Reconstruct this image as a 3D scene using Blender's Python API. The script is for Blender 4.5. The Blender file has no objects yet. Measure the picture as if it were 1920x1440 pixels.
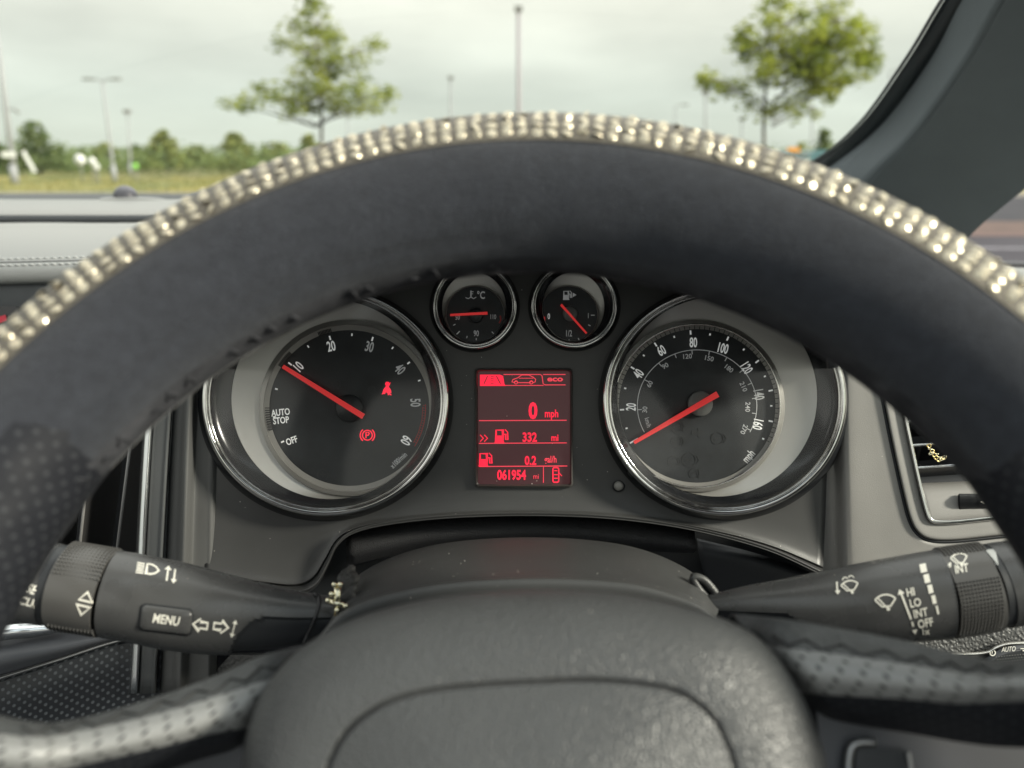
import bpy, bmesh, math, random
from math import sin, cos, pi, radians, sqrt, atan2
from mathutils import Vector, Matrix
from mathutils.bvhtree import BVHTree
from mathutils.geometry import tessellate_polygon
random.seed(7)
S = bpy.context.scene
COL = S.collection

# ------------------------------------------------------------------ camera, sky, sun, exposure
F = 1442.0                      # focal length for a 1920 px wide picture
PITCH = math.atan(420 / F)
CAMPOS = Vector((0, 0, 1.15))
RT = Vector((1, 0, 0)); UP = Vector((0, sin(PITCH), cos(PITCH))); FW = Vector((0, cos(PITCH), -sin(PITCH)))
cam = bpy.data.cameras.new('camera'); camo = bpy.data.objects.new('camera', cam); COL.objects.link(camo)
camo.location = CAMPOS; camo.rotation_euler = (pi/2 - PITCH, 0, 0)
cam.sensor_width = 36; cam.lens = 36 * F / 1920; cam.clip_start = 0.01; cam.clip_end = 3000
cam.dof.use_dof = True; cam.dof.focus_distance = 0.455; cam.dof.aperture_fstop = cam.lens / 4.5
S.camera = camo

w = bpy.data.worlds.new('World'); S.world = w; w.use_nodes = True
nt = w.node_tree; nt.nodes.clear(); N = nt.nodes.new; L = nt.links.new
SUN_EL, SUN_AZ = radians(26), radians(109)      # azimuth clockwise from straight ahead (+y)
sky = N('ShaderNodeTexSky'); sky.sky_type = 'NISHITA'; sky.sun_disc = False
sky.sun_elevation = SUN_EL; sky.sun_rotation = SUN_AZ
tc = N('ShaderNodeTexCoord'); sep = N('ShaderNodeSeparateXYZ'); L(tc.outputs['Generated'], sep.inputs[0])
ramp = N('ShaderNodeValToRGB'); L(sep.outputs['Z'], ramp.inputs[0])
e = ramp.color_ramp.elements
e[0].position = 0.0; e[0].color = (5.1, 5.5, 4.9, 1)
e[1].position = 1.0; e[1].color = (15.8, 15.8, 15.4, 1)
for p, c in ((0.07, (5.5, 5.8, 5.2, 1)), (0.18, (7.2, 7.05, 6.1, 1)), (0.4, (10.5, 10.4, 9.6, 1))):
    q = e.new(p); q.color = c
mp = N('ShaderNodeMapping'); mp.inputs['Scale'].default_value = (1.4, 1.4, 5.0); L(tc.outputs['Generated'], mp.inputs[0])
nz = N('ShaderNodeTexNoise'); nz.inputs['Scale'].default_value = 2.3; nz.inputs['Detail'].default_value = 5; L(mp.outputs[0], nz.inputs['Vector'])
mr = N('ShaderNodeMapRange'); mr.inputs['From Min'].default_value = 0.3; mr.inputs['From Max'].default_value = 0.7
mr.inputs['To Min'].default_value = 0.82; mr.inputs['To Max'].default_value = 1.15; L(nz.outputs[0], mr.inputs[0])
ml = N('ShaderNodeVectorMath'); ml.operation = 'SCALE'; L(ramp.outputs[0], ml.inputs[0]); L(mr.outputs[0], ml.inputs['Scale'])
mx = N('ShaderNodeMix'); mx.data_type = 'RGBA'; mx.inputs[0].default_value = 0.9
L(sky.outputs[0], mx.inputs[6]); L(ml.outputs[0], mx.inputs[7])
bg = N('ShaderNodeBackground'); bg.inputs['Strength'].default_value = 0.1; L(mx.outputs[2], bg.inputs[0])
wo = N('ShaderNodeOutputWorld'); L(bg.outputs[0], wo.inputs[0])

sd = bpy.data.lights.new('sun', 'SUN'); so = bpy.data.objects.new('sun', sd); COL.objects.link(so)
sd.energy = 5.0; sd.angle = radians(9); sd.color = (1.0, 0.90, 0.80)
so.location = (3, -3, 5)
sdir = Vector((sin(SUN_AZ) * cos(SUN_EL), cos(SUN_AZ) * cos(SUN_EL), sin(SUN_EL)))
so.rotation_euler = (-sdir).to_track_quat('-Z', 'Y').to_euler()
S.view_settings.view_transform = 'Standard'; S.view_settings.look = 'None'
S.view_settings.exposure = 0.55; S.view_settings.gamma = 1.0; S.view_settings.use_curve_mapping = False
S.render.engine = 'CYCLES'
S.cycles.max_bounces = 8; S.cycles.transparent_max_bounces = 12
S.cycles.caustics_reflective = False; S.cycles.caustics_refractive = False

# ------------------------------------------------------------------ geometry helpers
def P(px, py, d):               # the point d metres in front of the lens plane seen at a place of the 1920x1440 photo
    return CAMPOS + RT * ((px - 960) * d / F) + UP * ((720 - py) * d / F) + FW * d
def PG(px, py_unused, Y, z):    # a point at ground distance Y and height z in the column px
    k = (Y * cos(PITCH) - (z - 1.15) * sin(PITCH))
    return Vector(((px - 960) * k / F, Y, z))
def hz(py, Y):                  # height seen at row py at ground distance Y
    t = (py - 720) / F
    return 1.15 - Y * (t * cos(PITCH) + sin(PITCH)) / (cos(PITCH) - t * sin(PITCH))
def crom(pts, n, closed=False):
    pts = [Vector(p) for p in pts]; m = len(pts); out = []
    if m == 2 and not closed: return [pts[0].lerp(pts[1], i / (n - 1)) for i in range(n)]
    segs = m if closed else m - 1
    for i in range(n):
        t = i * segs / (n if closed else n - 1); k = min(int(t), segs - 1); u = t - k
        if closed: a, b, c, d = (pts[(k + j) % m] for j in (-1, 0, 1, 2))
        else:
            b, c = pts[k], pts[k + 1]
            a = pts[k - 1] if k > 0 else b * 2 - c
            d = pts[k + 2] if k + 2 < m else c * 2 - b
        out.append(0.5 * (2 * b + (c - a) * u + (2 * a - 5 * b + 4 * c - d) * u * u + (3 * b - a - 3 * c + d) * u ** 3))
    return out
def crom_len(pts, n):           # same, spaced evenly along its length
    c = crom(pts, n * 6); L_ = [0]
    for a, b in zip(c, c[1:]): L_.append(L_[-1] + (b - a).length)
    out = []; j = 0
    for i in range(n):
        t = L_[-1] * i / (n - 1)
        while j < len(c) - 2 and L_[j + 1] < t: j += 1
        dd = L_[j + 1] - L_[j]
        out.append(c[j].lerp(c[j + 1], (t - L_[j]) / dd if dd > 0 else 0))
    return out

WPOS = {}
def wpos(o): return WPOS.get(o.name, Vector((0, 0, 0))) if o else Vector((0, 0, 0))
def empty(name, loc, label=None, cat=None, group=None):
    o = bpy.data.objects.new(name, None); COL.objects.link(o); o.location = loc; o.empty_display_size = 0.02
    WPOS[o.name] = Vector(loc)
    if label: o['label'] = label
    if cat: o['category'] = cat
    if group: o['group'] = group
    return o
def mesh(name, V, Fc, m, parent=None, smooth=True, uv=None, label=None, cat=None, group=None, kind=None, sharp=None, mats=None, fmat=None):
    V = [Vector(v) for v in V]
    lo = Vector([min(v[i] for v in V) for i in range(3)]); hi = Vector([max(v[i] for v in V) for i in range(3)])
    c = (lo + hi) / 2
    me = bpy.data.meshes.new(name); me.from_pydata([v - c for v in V], [], Fc)
    for mm in (mats or [m]): me.materials.append(mm)
    if fmat: me.polygons.foreach_set('material_index', fmat)
    if smooth: me.polygons.foreach_set('use_smooth', [True] * len(me.polygons))
    if uv:
        l = me.uv_layers.new(name='UVMap')
        for lp in me.loops: l.data[lp.index].uv = uv[lp.vertex_index]
    me.update()
    if sharp: me.set_sharp_from_angle(angle=radians(sharp))
    o = bpy.data.objects.new(name, me); COL.objects.link(o)
    WPOS[o.name] = c
    if parent: o.parent = parent; o.location = c - wpos(parent)
    else: o.location = c
    if label: o['label'] = label
    if cat: o['category'] = cat
    if group: o['group'] = group
    if kind: o['kind'] = kind
    return o
def grid_faces(nr, nc, cr=False, cc=False, off=0):
    f = []
    for i in range(nr if cr else nr - 1):
        for j in range(nc if cc else nc - 1):
            a, b = i * nc + j, i * nc + (j + 1) % nc
            c, d = ((i + 1) % nr) * nc + (j + 1) % nc, ((i + 1) % nr) * nc + j
            f.append((a + off, b + off, c + off, d + off))
    return f
def loft(name, loops, m, parent=None, closed=True, cap0=False, cap1=False, **k):
    n = len(loops[0]); V = [p for l in loops for p in l]; f = grid_faces(len(loops), n, False, closed)
    if cap0: f.append(tuple(range(n))[::-1])
    if cap1: f.append(tuple(range((len(loops) - 1) * n, len(loops) * n)))
    return mesh(name, V, f, m, parent, **k)
def sheet_pts(curves, nu, nv, even=False):
    rows = [crom_len(c, nu) if even else crom(c, nu) for c in curves]
    cols = [crom([r[i] for r in rows], nv) for i in range(nu)]
    return [[cols[i][j] for i in range(nu)] for j in range(nv)]
def sheet(name, curves, m, parent=None, nu=40, nv=24, thick=0.0, uvs=True, even=False, **k):
    g = sheet_pts(curves, nu, nv, even)
    V = [p for r in g for p in r]; f = grid_faces(nv, nu)
    # metric uv
    uv = []
    for j in range(nv):
        s = 0
        for i in range(nu):
            if i: s += (g[j][i] - g[j][i - 1]).length
            t = sum((g[q][i] - g[q - 1][i]).length for q in range(1, j + 1)) if uvs else 0
            uv.append((s, t))
    o = mesh(name, V, f, m, parent, uv=uv, **k)
    if thick:
        md = o.modifiers.new('thick', 'SOLIDIFY'); md.thickness = thick; md.offset = 0
    return o
def tube(name, pts, r, m, parent=None, n=10, closed=False, **k):
    pts = [Vector(p) for p in pts]; R = r if isinstance(r, (list, tuple)) else [r] * len(pts)
    V = []; M = len(pts); up = None
    for i, p in enumerate(pts):
        a = pts[(i - 1) % M] if (closed or i) else p; b = pts[(i + 1) % M] if (closed or i < M - 1) else p
        t = (b - a).normalized() if (b - a).length > 1e-9 else Vector((0, 0, 1))
        if up is None: up = t.orthogonal().normalized()
        up = (up - t * up.dot(t)); up = up.normalized() if up.length > 1e-6 else t.orthogonal().normalized()
        s = t.cross(up)
        for j in range(n):
            an = 2 * pi * j / n; V.append(p + (up * cos(an) + s * sin(an)) * R[i])
    f = grid_faces(M, n, closed, True)
    if not closed: f.append(tuple(range(n))[::-1]); f.append(tuple(range((M - 1) * n, M * n)))
    return mesh(name, V, f, m, parent, **k)
def prism_v(front, back):       # closed solid from two equal outlines
    n = len(front); tri = tessellate_polygon([front]); f = [tuple(t) for t in tri]
    f += [(a + n, c + n, b + n) for a, b, c in tri]
    f += [(i, (i + 1) % n, n + (i + 1) % n, n + i) for i in range(n)]
    return list(front) + list(back), f
def plate(name, px, d, th, m, parent=None, smooth=False, **k):   # a flat plate whose face is seen at the outline px
    fr = [P(x, y, d) for x, y in px]; bk = [p + FW * th for p in fr]
    V, f = prism_v(fr, bk); return mesh(name, V, f, m, parent, smooth=smooth, **k)
def box(name, c, s, m, parent=None, rot=None, **k):
    V = []
    for x in (-1, 1):
        for y in (-1, 1):
            for z in (-1, 1):
                v = Vector((x * s[0] / 2, y * s[1] / 2, z * s[2] / 2))
                if rot: v = rot @ v
                V.append(Vector(c) + v)
    f = [(0, 1, 3, 2), (4, 6, 7, 5), (0, 4, 5, 1), (2, 3, 7, 6), (0, 2, 6, 4), (1, 5, 7, 3)]
    return mesh(name, V, f, m, parent, smooth=False, **k)
def ell(cx, cy, rx, ry, d, n=128, a0=0):
    return [P(cx + rx * cos(a0 + 2 * pi * i / n), cy + ry * sin(a0 + 2 * pi * i / n), d) for i in range(n)]
def rr(x0, y0, x1, y1, r, n=5):
    o = []
    for cx, cy, a in ((x1 - r, y0 + r, -pi / 2), (x1 - r, y1 - r, 0), (x0 + r, y1 - r, pi / 2), (x0 + r, y0 + r, pi)):
        for i in range(n + 1):
            o.append((cx + r * cos(a + i * pi / 2 / n), cy + r * sin(a + i * pi / 2 / n)))
    return o
_tc = {}
def text_px(s, bold=0.0):       # lettering as flat triangles, height 1, centred; y down
    key = (s, bold)
    if key not in _tc:
        cu = bpy.data.curves.new('t', 'FONT'); cu.body = s; cu.size = 1; cu.offset = bold; cu.resolution_u = 3
        cu.align_x = 'CENTER'
        o = bpy.data.objects.new('t', cu); me = bpy.data.meshes.new_from_object(o)
        me.calc_loop_triangles()
        V = [(v.co.x, -v.co.y) for v in me.vertices]; T = [tuple(t.vertices) for t in me.loop_triangles]
        y0 = min(v[1] for v in V); y1 = max(v[1] for v in V); x0 = min(v[0] for v in V); x1 = max(v[0] for v in V)
        V = [((x - (x0 + x1) / 2) / 0.72, (y - (y0 + y1) / 2) / 0.72) for x, y in V]
        _tc[key] = (V, T); bpy.data.objects.remove(o); bpy.data.meshes.remove(me)
    return _tc[key]
def place2d(V, cx, cy, h, rot=0, sx=0.7, shear=0):
    c, s = cos(radians(rot)), sin(radians(rot)); o = []
    for x, y in V:
        x, y = (x * sx - shear * y) * h, y * h
        o.append((cx + x * c + y * s, cy - x * s + y * c))
    return o
def flat(V2, T, surf, th=0.00012):
    """surf(px,py) -> (point, normal); returns slightly raised lettering geometry."""
    mx_ = getattr(surf, 'fine', 0); V2 = [tuple(v) for v in V2]; T = list(T)
    while mx_:
        mid = {}; T2 = []; hit = False
        def m_(a, b):
            k = (min(a, b), max(a, b))
            if k not in mid: V2.append(((V2[a][0] + V2[b][0]) / 2, (V2[a][1] + V2[b][1]) / 2)); mid[k] = len(V2) - 1
            return mid[k]
        long_ = set()
        for t in T:
            for a, b in ((t[0], t[1]), (t[1], t[2]), (t[2], t[0])):
                if math.hypot(V2[a][0] - V2[b][0], V2[a][1] - V2[b][1]) > mx_: long_.add((min(a, b), max(a, b)))
        if not long_: break
        for a, b, c in T:
            e_ = [(min(p, q), max(p, q)) in long_ for p, q in ((a, b), (b, c), (c, a))]
            if e_ == [False] * 3: T2.append((a, b, c)); continue
            while not e_[0]: a, b, c = b, c, a; e_ = e_[1:] + e_[:1]
            m1 = m_(a, b)
            if e_[1] and e_[2]:
                m2, m3 = m_(b, c), m_(c, a); T2 += [(a, m1, m3), (m1, b, m2), (m3, m2, c), (m1, m2, m3)]
            elif e_[1]: m2 = m_(b, c); T2 += [(a, m1, c), (m1, m2, c), (m1, b, m2)]
            elif e_[2]: m3 = m_(c, a); T2 += [(a, m1, m3), (m1, b, c), (m1, c, m3)]
            else: T2 += [(a, m1, c), (m1, b, c)]
        T = T2
    n = len(V2); A = []; B = []
    for x, y in V2:
        p, nn = surf(x, y); A.append(p + nn * (0.0001 + th)); B.append(p + nn * 0.00003)
    edges = {}
    for t in T:
        for a, b in ((t[0], t[1]), (t[1], t[2]), (t[2], t[0])):
            if (b, a) in edges: edges.pop((b, a))
            else: edges[(a, b)] = 1
    f = list(T) + [(a, a + n, b + n, b) for a, b in edges]
    return A + B, f
def plane_at(d): return lambda x, y: (P(x, y, d), -FW)
def on(bvh, dflt=0.36):
    def g(x, y):
        dr = (P(x, y, 1) - CAMPOS).normalized()
        h = bvh.ray_cast(CAMPOS, dr)
        if h[0] is None: return P(x, y, dflt), -FW
        n = h[1]
        if n.dot(dr) > 0: n = -n
        return h[0], n
    g.fine = 5
    return g
def bvh_of(*obs):
    V = []; f = []
    for o in obs:
        b = len(V); wp = WPOS[o.name]
        V += [v.co + wp for v in o.data.vertices]; f += [[i + b for i in p.vertices] for p in o.data.polygons]
    return BVHTree.FromPolygons(V, f)
def write(name, s, cx, cy, h, m, parent, surf, rot=0, sx=0.7, shear=0, bold=None, **k):
    if bold is None: bold = 0.02 if h > 12 else (0.008 if h > 10 else 0.0)
    V, T = text_px(s, bold); V2 = place2d(V, cx, cy, h, rot, sx, shear)
    A, f = flat(V2, T, surf); return mesh(name, A, f, m, parent, smooth=False, **k)
def ribbon2d(pts, w_, closed=False):
    V = []; T = []; m = len(pts)
    for i in range(m):
        a = pts[(i - 1) % m] if (closed or i) else pts[0]; b = pts[(i + 1) % m] if (closed or i < m - 1) else pts[-1]
        dx, dy = b[0] - a[0], b[1] - a[1]; l = math.hypot(dx, dy) or 1
        # mitre
        k = 1.0
        if (closed or 0 < i < m - 1):
            d1 = (pts[i][0] - a[0], pts[i][1] - a[1]); l1 = math.hypot(*d1) or 1
            ca = (d1[0] * dx + d1[1] * dy) / (l1 * l); k = 1 / max(0.5, ca)
        nx, ny = -dy / l * w_ / 2 * k, dx / l * w_ / 2 * k
        V += [(pts[i][0] + nx, pts[i][1] + ny), (pts[i][0] - nx, pts[i][1] - ny)]
    for i in range(m if closed else m - 1):
        a, b, c, d = 2 * i, 2 * i + 1, (2 * i + 3) % (2 * m), (2 * i + 2) % (2 * m)
        T += [(a, b, c), (a, c, d)]
    return V, T
def marks(name, items, m, parent, surf, **k):   # items: ('l', pts, width[, closed]) strokes, ('p', pts) filled shapes
    VV = []; TT = []
    for it in items:
        if it[0] == 'l': V, T = ribbon2d(it[1], it[2], len(it) > 3 and it[3])
        else:
            V = list(it[1]); T = [tuple(t) for t in tessellate_polygon([[Vector((x, y, 0)) for x, y in V]])]
        A, f = flat(V, T, surf); b = len(VV); VV += A; TT += [tuple(i + b for i in q) for q in f]
    return mesh(name, VV, TT, m, parent, smooth=False, **k)
def circ(cx, cy, r, n=20, a0=0, a1=360, ry=None):
    ry = r if ry is None else ry
    return [(cx + r * cos(radians(a0 + (a1 - a0) * i / n)), cy + ry * sin(radians(a0 + (a1 - a0) * i / n))) for i in range(n + (0 if a1 - a0 >= 360 else 1))]
def xf(items, cx, cy, s, rot=0):  # place an icon drawn about 0,0
    c, q = cos(radians(rot)), sin(radians(rot)); out = []
    for it in items:
        pts = [(cx + (x * c + y * q) * s, cy + (-x * q + y * c) * s) for x, y in it[1]]
        out.append((it[0], pts) + ((it[2] * s,) + tuple(it[3:]) if it[0] == 'l' else ()))
    return out

# ------------------------------------------------------------------ materials
def mat(name, col, rough=0.5, metal=0.0, spec=0.5, bump=0, scale=800, bkind='noise', var=0.0, vscale=20, coat=0, emit=None, estr=1.0, sheen=0, dust=0, trans=0, bdist=0.001, rvar=0):
    m = bpy.data.materials.new(name); m.use_nodes = True; t = m.node_tree; b = t.nodes['Principled BSDF']
    b.inputs['Base Color'].default_value = (*col, 1); b.inputs['Roughness'].default_value = rough
    b.inputs['Metallic'].default_value = metal; b.inputs['Specular IOR Level'].default_value = spec
    if coat: b.inputs['Coat Weight'].default_value = coat; b.inputs['Coat Roughness'].default_value = 0.05
    if sheen: b.inputs['Sheen Weight'].default_value = sheen; b.inputs['Sheen Roughness'].default_value = 0.5
    if emit: b.inputs['Emission Color'].default_value = (*emit, 1); b.inputs['Emission Strength'].default_value = estr
    n = t.nodes.new; l = t.links.new
    g = n('ShaderNodeNewGeometry')
    last = None
    if var:
        x = n('ShaderNodeTexNoise'); x.inputs['Scale'].default_value = vscale; x.inputs['Detail'].default_value = 6; l(g.outputs['Position'], x.inputs['Vector'])
        r = n('ShaderNodeMapRange'); r.inputs['From Min'].default_value = 0.3; r.inputs['From Max'].default_value = 0.7
        r.inputs['To Min'].default_value = 1 - var; r.inputs['To Max'].default_value = 1 + var; l(x.outputs[0], r.inputs[0])
        v = n('ShaderNodeVectorMath'); v.operation = 'SCALE'; v.inputs[0].default_value = col; l(r.outputs[0], v.inputs['Scale'])
        last = v.outputs[0]
        if rvar:
            r2 = n('ShaderNodeMapRange'); r2.inputs['From Min'].default_value = 0.3; r2.inputs['From Max'].default_value = 0.7
            r2.inputs['To Min'].default_value = rough - rvar; r2.inputs['To Max'].default_value = rough + rvar
            l(x.outputs[0], r2.inputs[0]); l(r2.outputs[0], b.inputs['Roughness'])
    if dust:
        x = n('ShaderNodeTexVoronoi'); x.inputs['Scale'].default_value = 330; l(g.outputs['Position'], x.inputs['Vector'])
        x2 = n('ShaderNodeTexNoise'); x2.inputs['Scale'].default_value = 60; l(g.outputs['Position'], x2.inputs['Vector'])
        s0 = n('ShaderNodeMath'); s0.operation = 'MULTIPLY'; s0.inputs[1].default_value = 0.17; l(x2.outputs[0], s0.inputs[0])
        s1 = n('ShaderNodeMath'); s1.operation = 'LESS_THAN'; l(x.outputs['Distance'], s1.inputs[0]); l(s0.outputs[0], s1.inputs[1])
        s2 = n('ShaderNodeMath'); s2.operation = 'MULTIPLY'; l(s1.outputs[0], s2.inputs[0])
        cs = n('ShaderNodeSeparateColor'); l(x.outputs['Color'], cs.inputs[0])
        s3 = n('ShaderNodeMath'); s3.operation = 'GREATER_THAN'; s3.inputs[1].default_value = 1 - 0.12 * dust; l(cs.outputs[0], s3.inputs[0]); l(s3.outputs[0], s2.inputs[1])
        mxx = n('ShaderNodeMix'); mxx.data_type = 'RGBA'; mxx.inputs[6].default_value = (*col, 1); mxx.inputs[7].default_value = (0.42, 0.4, 0.36, 1)
        if last: l(last, mxx.inputs[6])
        l(s2.outputs[0], mxx.inputs[0]); last = mxx.outputs[2]
    if last: l(last, b.inputs['Base Color'])
    if bump:
        if bkind == 'noise': x = n('ShaderNodeTexNoise'); x.inputs['Detail'].default_value = 3; out = x.outputs[0]
        else:
            x = n('ShaderNodeTexVoronoi'); x.feature = 'SMOOTH_F1' if bkind == 'leather' else 'F1'; out = x.outputs['Distance']
            if bkind == 'leather':
                wn = n('ShaderNodeTexNoise'); wn.inputs['Scale'].default_value = scale * .6; l(g.outputs['Position'], wn.inputs['Vector'])
                va = n('ShaderNodeVectorMath'); va.operation = 'SCALE'; va.inputs['Scale'].default_value = 0.9 / scale; l(wn.outputs['Color'], va.inputs[0])
                vb = n('ShaderNodeVectorMath'); vb.operation = 'ADD'; l(g.outputs['Position'], vb.inputs[0]); l(va.outputs[0], vb.inputs[1])
                l(vb.outputs[0], x.inputs['Vector'])
        x.inputs['Scale'].default_value = scale
        if bkind != 'leather': l(g.outputs['Position'], x.inputs['Vector'])
        bp = n('ShaderNodeBump'); bp.inputs['Strength'].default_value = bump; bp.inputs['Distance'].default_value = bdist
        l(out, bp.inputs['Height']); l(bp.outputs[0], b.inputs['Normal'])
    return m
def dot_mat(name, base, dotc, pitch, rad, rough=0.45, bump=0.4, dist=0.0004, var=0.1):
    """staggered lattice of small holes laid out in metres on the surface's own UV."""
    m = mat(name, base, rough); t = m.node_tree; b = t.nodes['Principled BSDF']; n = t.nodes.new; l = t.links.new
    uvn = n('ShaderNodeUVMap'); dists = []
    for off in (0.0, 0.5):
        v1 = n('ShaderNodeVectorMath'); v1.operation = 'MULTIPLY_ADD'; v1.inputs[1].default_value = (1 / pitch, 1 / pitch, 0); v1.inputs[2].default_value = (off, off, 0)
        l(uvn.outputs[0], v1.inputs[0])
        v2 = n('ShaderNodeVectorMath'); v2.operation = 'FRACTION'; l(v1.outputs[0], v2.inputs[0])
        v3 = n('ShaderNodeVectorMath'); v3.operation = 'DISTANCE'; v3.inputs[1].default_value = (0.5, 0.5, 0); l(v2.outputs[0], v3.inputs[0]); dists.append(v3)
    mn = n('ShaderNodeMath'); mn.operation = 'MINIMUM'; l(dists[0].outputs['Value'], mn.inputs[0]); l(dists[1].outputs['Value'], mn.inputs[1])
    mr = n('ShaderNodeMapRange'); mr.inputs['From Min'].default_value = rad * 0.6; mr.inputs['From Max'].default_value = rad * 1.1; l(mn.outputs[0], mr.inputs[0])
    x = n('ShaderNodeMix'); x.data_type = 'RGBA'; x.inputs[6].default_value = (*dotc, 1); x.inputs[7].default_value = (*base, 1); l(mr.outputs[0], x.inputs[0])
    l(x.outputs[2], b.inputs['Base Color'])
    bp = n('ShaderNodeBump'); bp.inputs['Strength'].default_value = bump; bp.inputs['Distance'].default_value = dist
    l(mr.outputs[0], bp.inputs['Height']); l(bp.outputs[0], b.inputs['Normal'])
    return m
def clear_mat(name, tint, ior=1.5, rough=0.0):
    m = bpy.data.materials.new(name); m.use_nodes = True; t = m.node_tree; t.nodes.clear(); n = t.nodes.new; l = t.links.new
    lw = n('ShaderNodeLayerWeight'); lw.inputs['Blend'].default_value = 0.5
    pw = n('ShaderNodeMath'); pw.operation = 'POWER'; pw.inputs[1].default_value = 5; l(lw.outputs['Facing'], pw.inputs[0])
    r0 = ((ior - 1) / (ior + 1)) ** 2
    fr = n('ShaderNodeMath'); fr.operation = 'MULTIPLY_ADD'; fr.inputs[1].default_value = 1 - r0; fr.inputs[2].default_value = r0; l(pw.outputs[0], fr.inputs[0])
    tr = n('ShaderNodeBsdfTransparent'); tr.inputs[0].default_value = (*tint, 1)
    gl = n('ShaderNodeBsdfGlossy'); gl.inputs['Roughness'].default_value = rough
    mx = n('ShaderNodeMixShader'); o = n('ShaderNodeOutputMaterial')
    l(fr.outputs[0], mx.inputs[0]); l(tr.outputs[0], mx.inputs[1]); l(gl.outputs[0], mx.inputs[2]); l(mx.outputs[0], o.inputs[0])
    return m
M_face = mat('satin_grey_plastic', (0.046, 0.046, 0.0455), 0.4, spec=.6, bump=0.25, scale=2600, dust=0.7, bdist=0.0004, var=0.08, vscale=30)
M_shroud = mat('dusty_grained_plastic', (0.052, 0.053, 0.053), 0.42, bump=0.3, scale=2200, dust=1.6, bdist=0.0004, var=0.1)
M_dark = mat('dark_void_plastic', (0.012, 0.014, 0.017), 0.6)
M_dash = mat('dash_skin', (0.27, 0.275, 0.265), 0.38, bump=0.5, scale=1500, bkind='leather', bdist=0.0006)
M_dashd = mat('dash_skin_dark', (0.035, 0.04, 0.044), 0.55, bump=0.5, scale=1500, bkind='leather', bdist=0.0006)
M_right = mat('window_lit_grey_panel', (0.25, 0.242, 0.228), 0.5, bump=0.3, scale=2000, dust=1.0, bdist=0.0004, var=0.08)  # pale warm tone puts the door-window light into the base colour
M_leather = mat('airbag_leather', (0.06, 0.0615, 0.062), 0.40, spec=.6, bump=0.5, scale=1150, bkind='leather', var=0.06, vscale=60, bdist=0.0011, dust=0.15)
M_suede = mat('rim_suede', (0.031, 0.034, 0.042), 0.85, spec=0.2, sheen=0.22, bump=0.6, scale=1500, var=0.16, vscale=260, bdist=0.0012)
M_edge = mat('cover_edge_fabric', (0.055, 0.056, 0.062), 0.9, bump=0.5, scale=1500, spec=0.1, var=.3, vscale=120)
M_chrome = mat('chrome', (0.66, 0.655, 0.64), 0.11, metal=1, var=0.06, vscale=300, rvar=0.05)
M_satin = mat('satin_chrome', (0.75, 0.77, 0.78), 0.25, metal=1)
M_black = mat('gloss_black', (0.012, 0.013, 0.015), 0.18)
M_silver = mat('silver_paint', (0.60, 0.59, 0.56), 0.4, metal=0.7, bump=0.1, scale=4000, bdist=0.0002)
M_sring = mat('silver_ring', (0.30, 0.29, 0.27), 0.35, metal=0.4)
M_sring_hi = mat('polished_ring_edge', (0.8, 0.78, 0.73), 0.2, metal=0.9)
M_dial = mat('dial_black', (0.022, 0.025, 0.028), 0.55, var=0.3, vscale=60)
M_white = mat('white_print_glow', (0.8, 0.8, 0.78), 0.5, emit=(.8, .82, .8), estr=0.22)  # emission added so the dial print stays bright in shade
M_wdim = mat('grey_print_glow', (0.5, 0.51, 0.51), 0.5, emit=(.6, .62, .62), estr=0.10)  # dimmer print, same added glow
M_ghost = mat('unlit_symbol', (0.026, 0.028, 0.03), 0.5)
M_inkd = mat('dark_print', (0.01, 0.01, 0.01), 0.5)
M_needle = mat('red_needle', (0.65, 0.03, 0.03), 0.4, emit=(1.0, 0.05, 0.05), estr=0.22)
M_red = mat('lit_red', (0.5, 0.01, 0.03), 0.5, emit=(0.9, 0.018, 0.05), estr=0.85)
M_redl = mat('lit_red_soft', (0.5, 0.03, 0.05), 0.5, emit=(0.9, 0.06, 0.09), estr=0.62)
M_redp = mat('red_print', (0.45, 0.02, 0.02), 0.5)
M_screen = mat('lcd_screen', (0.036, 0.022, 0.024), 0.35, emit=(0.9, 0.22, 0.26), estr=0.03, dust=0.5)
M_hub = mat('needle_hub_grey', (0.16, 0.16, 0.155), 0.5)
M_hubd = mat('needle_hub_dark', (0.02, 0.022, 0.024), 0.4)
M_stalk = mat('stalk_plastic', (0.066, 0.0665, 0.067), 0.28, bump=0.15, scale=2500, var=0.12, vscale=50, bdist=0.0003, rvar=0.06, dust=0.25)
M_stalkd = mat('stalk_dark', (0.02, 0.022, 0.025), 0.45)
M_knurl = mat('knurled_plastic', (0.085, 0.083, 0.08), 0.33)
M_sgrey = mat('light_grey_insert', (0.42, 0.43, 0.42), 0.4)
M_wprint = mat('cream_print', (0.82, 0.8, 0.72), 0.5)
M_perf_sheen = dot_mat('perf_leather_painted_sheen', (0.235, 0.238, 0.234), (0.015, 0.015, 0.015), 0.0063, 0.145, bump=.12, rough=.42)  # black leather; the pale base paints in the sky's sheen
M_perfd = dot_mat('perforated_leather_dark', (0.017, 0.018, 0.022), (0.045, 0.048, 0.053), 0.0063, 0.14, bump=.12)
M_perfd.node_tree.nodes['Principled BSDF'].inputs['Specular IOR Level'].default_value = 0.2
M_seam = mat('gathered_leather', (0.06, 0.063, 0.064), 0.5, bump=0.5, scale=500, bkind='leather', var=0.3, vscale=120)
M_thread = mat('grey_thread', (0.2, 0.2, 0.19), 0.8)
M_threadd = mat('dark_thread', (0.03, 0.03, 0.03), 0.8)
M_lthread = mat('pale_thread', (0.5, 0.51, 0.5), 0.8)
M_grain = mat('coarse_grained_plastic', (0.07, 0.07, 0.068), 0.5, bump=0.5, scale=620, bkind='leather', bdist=0.002)
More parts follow.
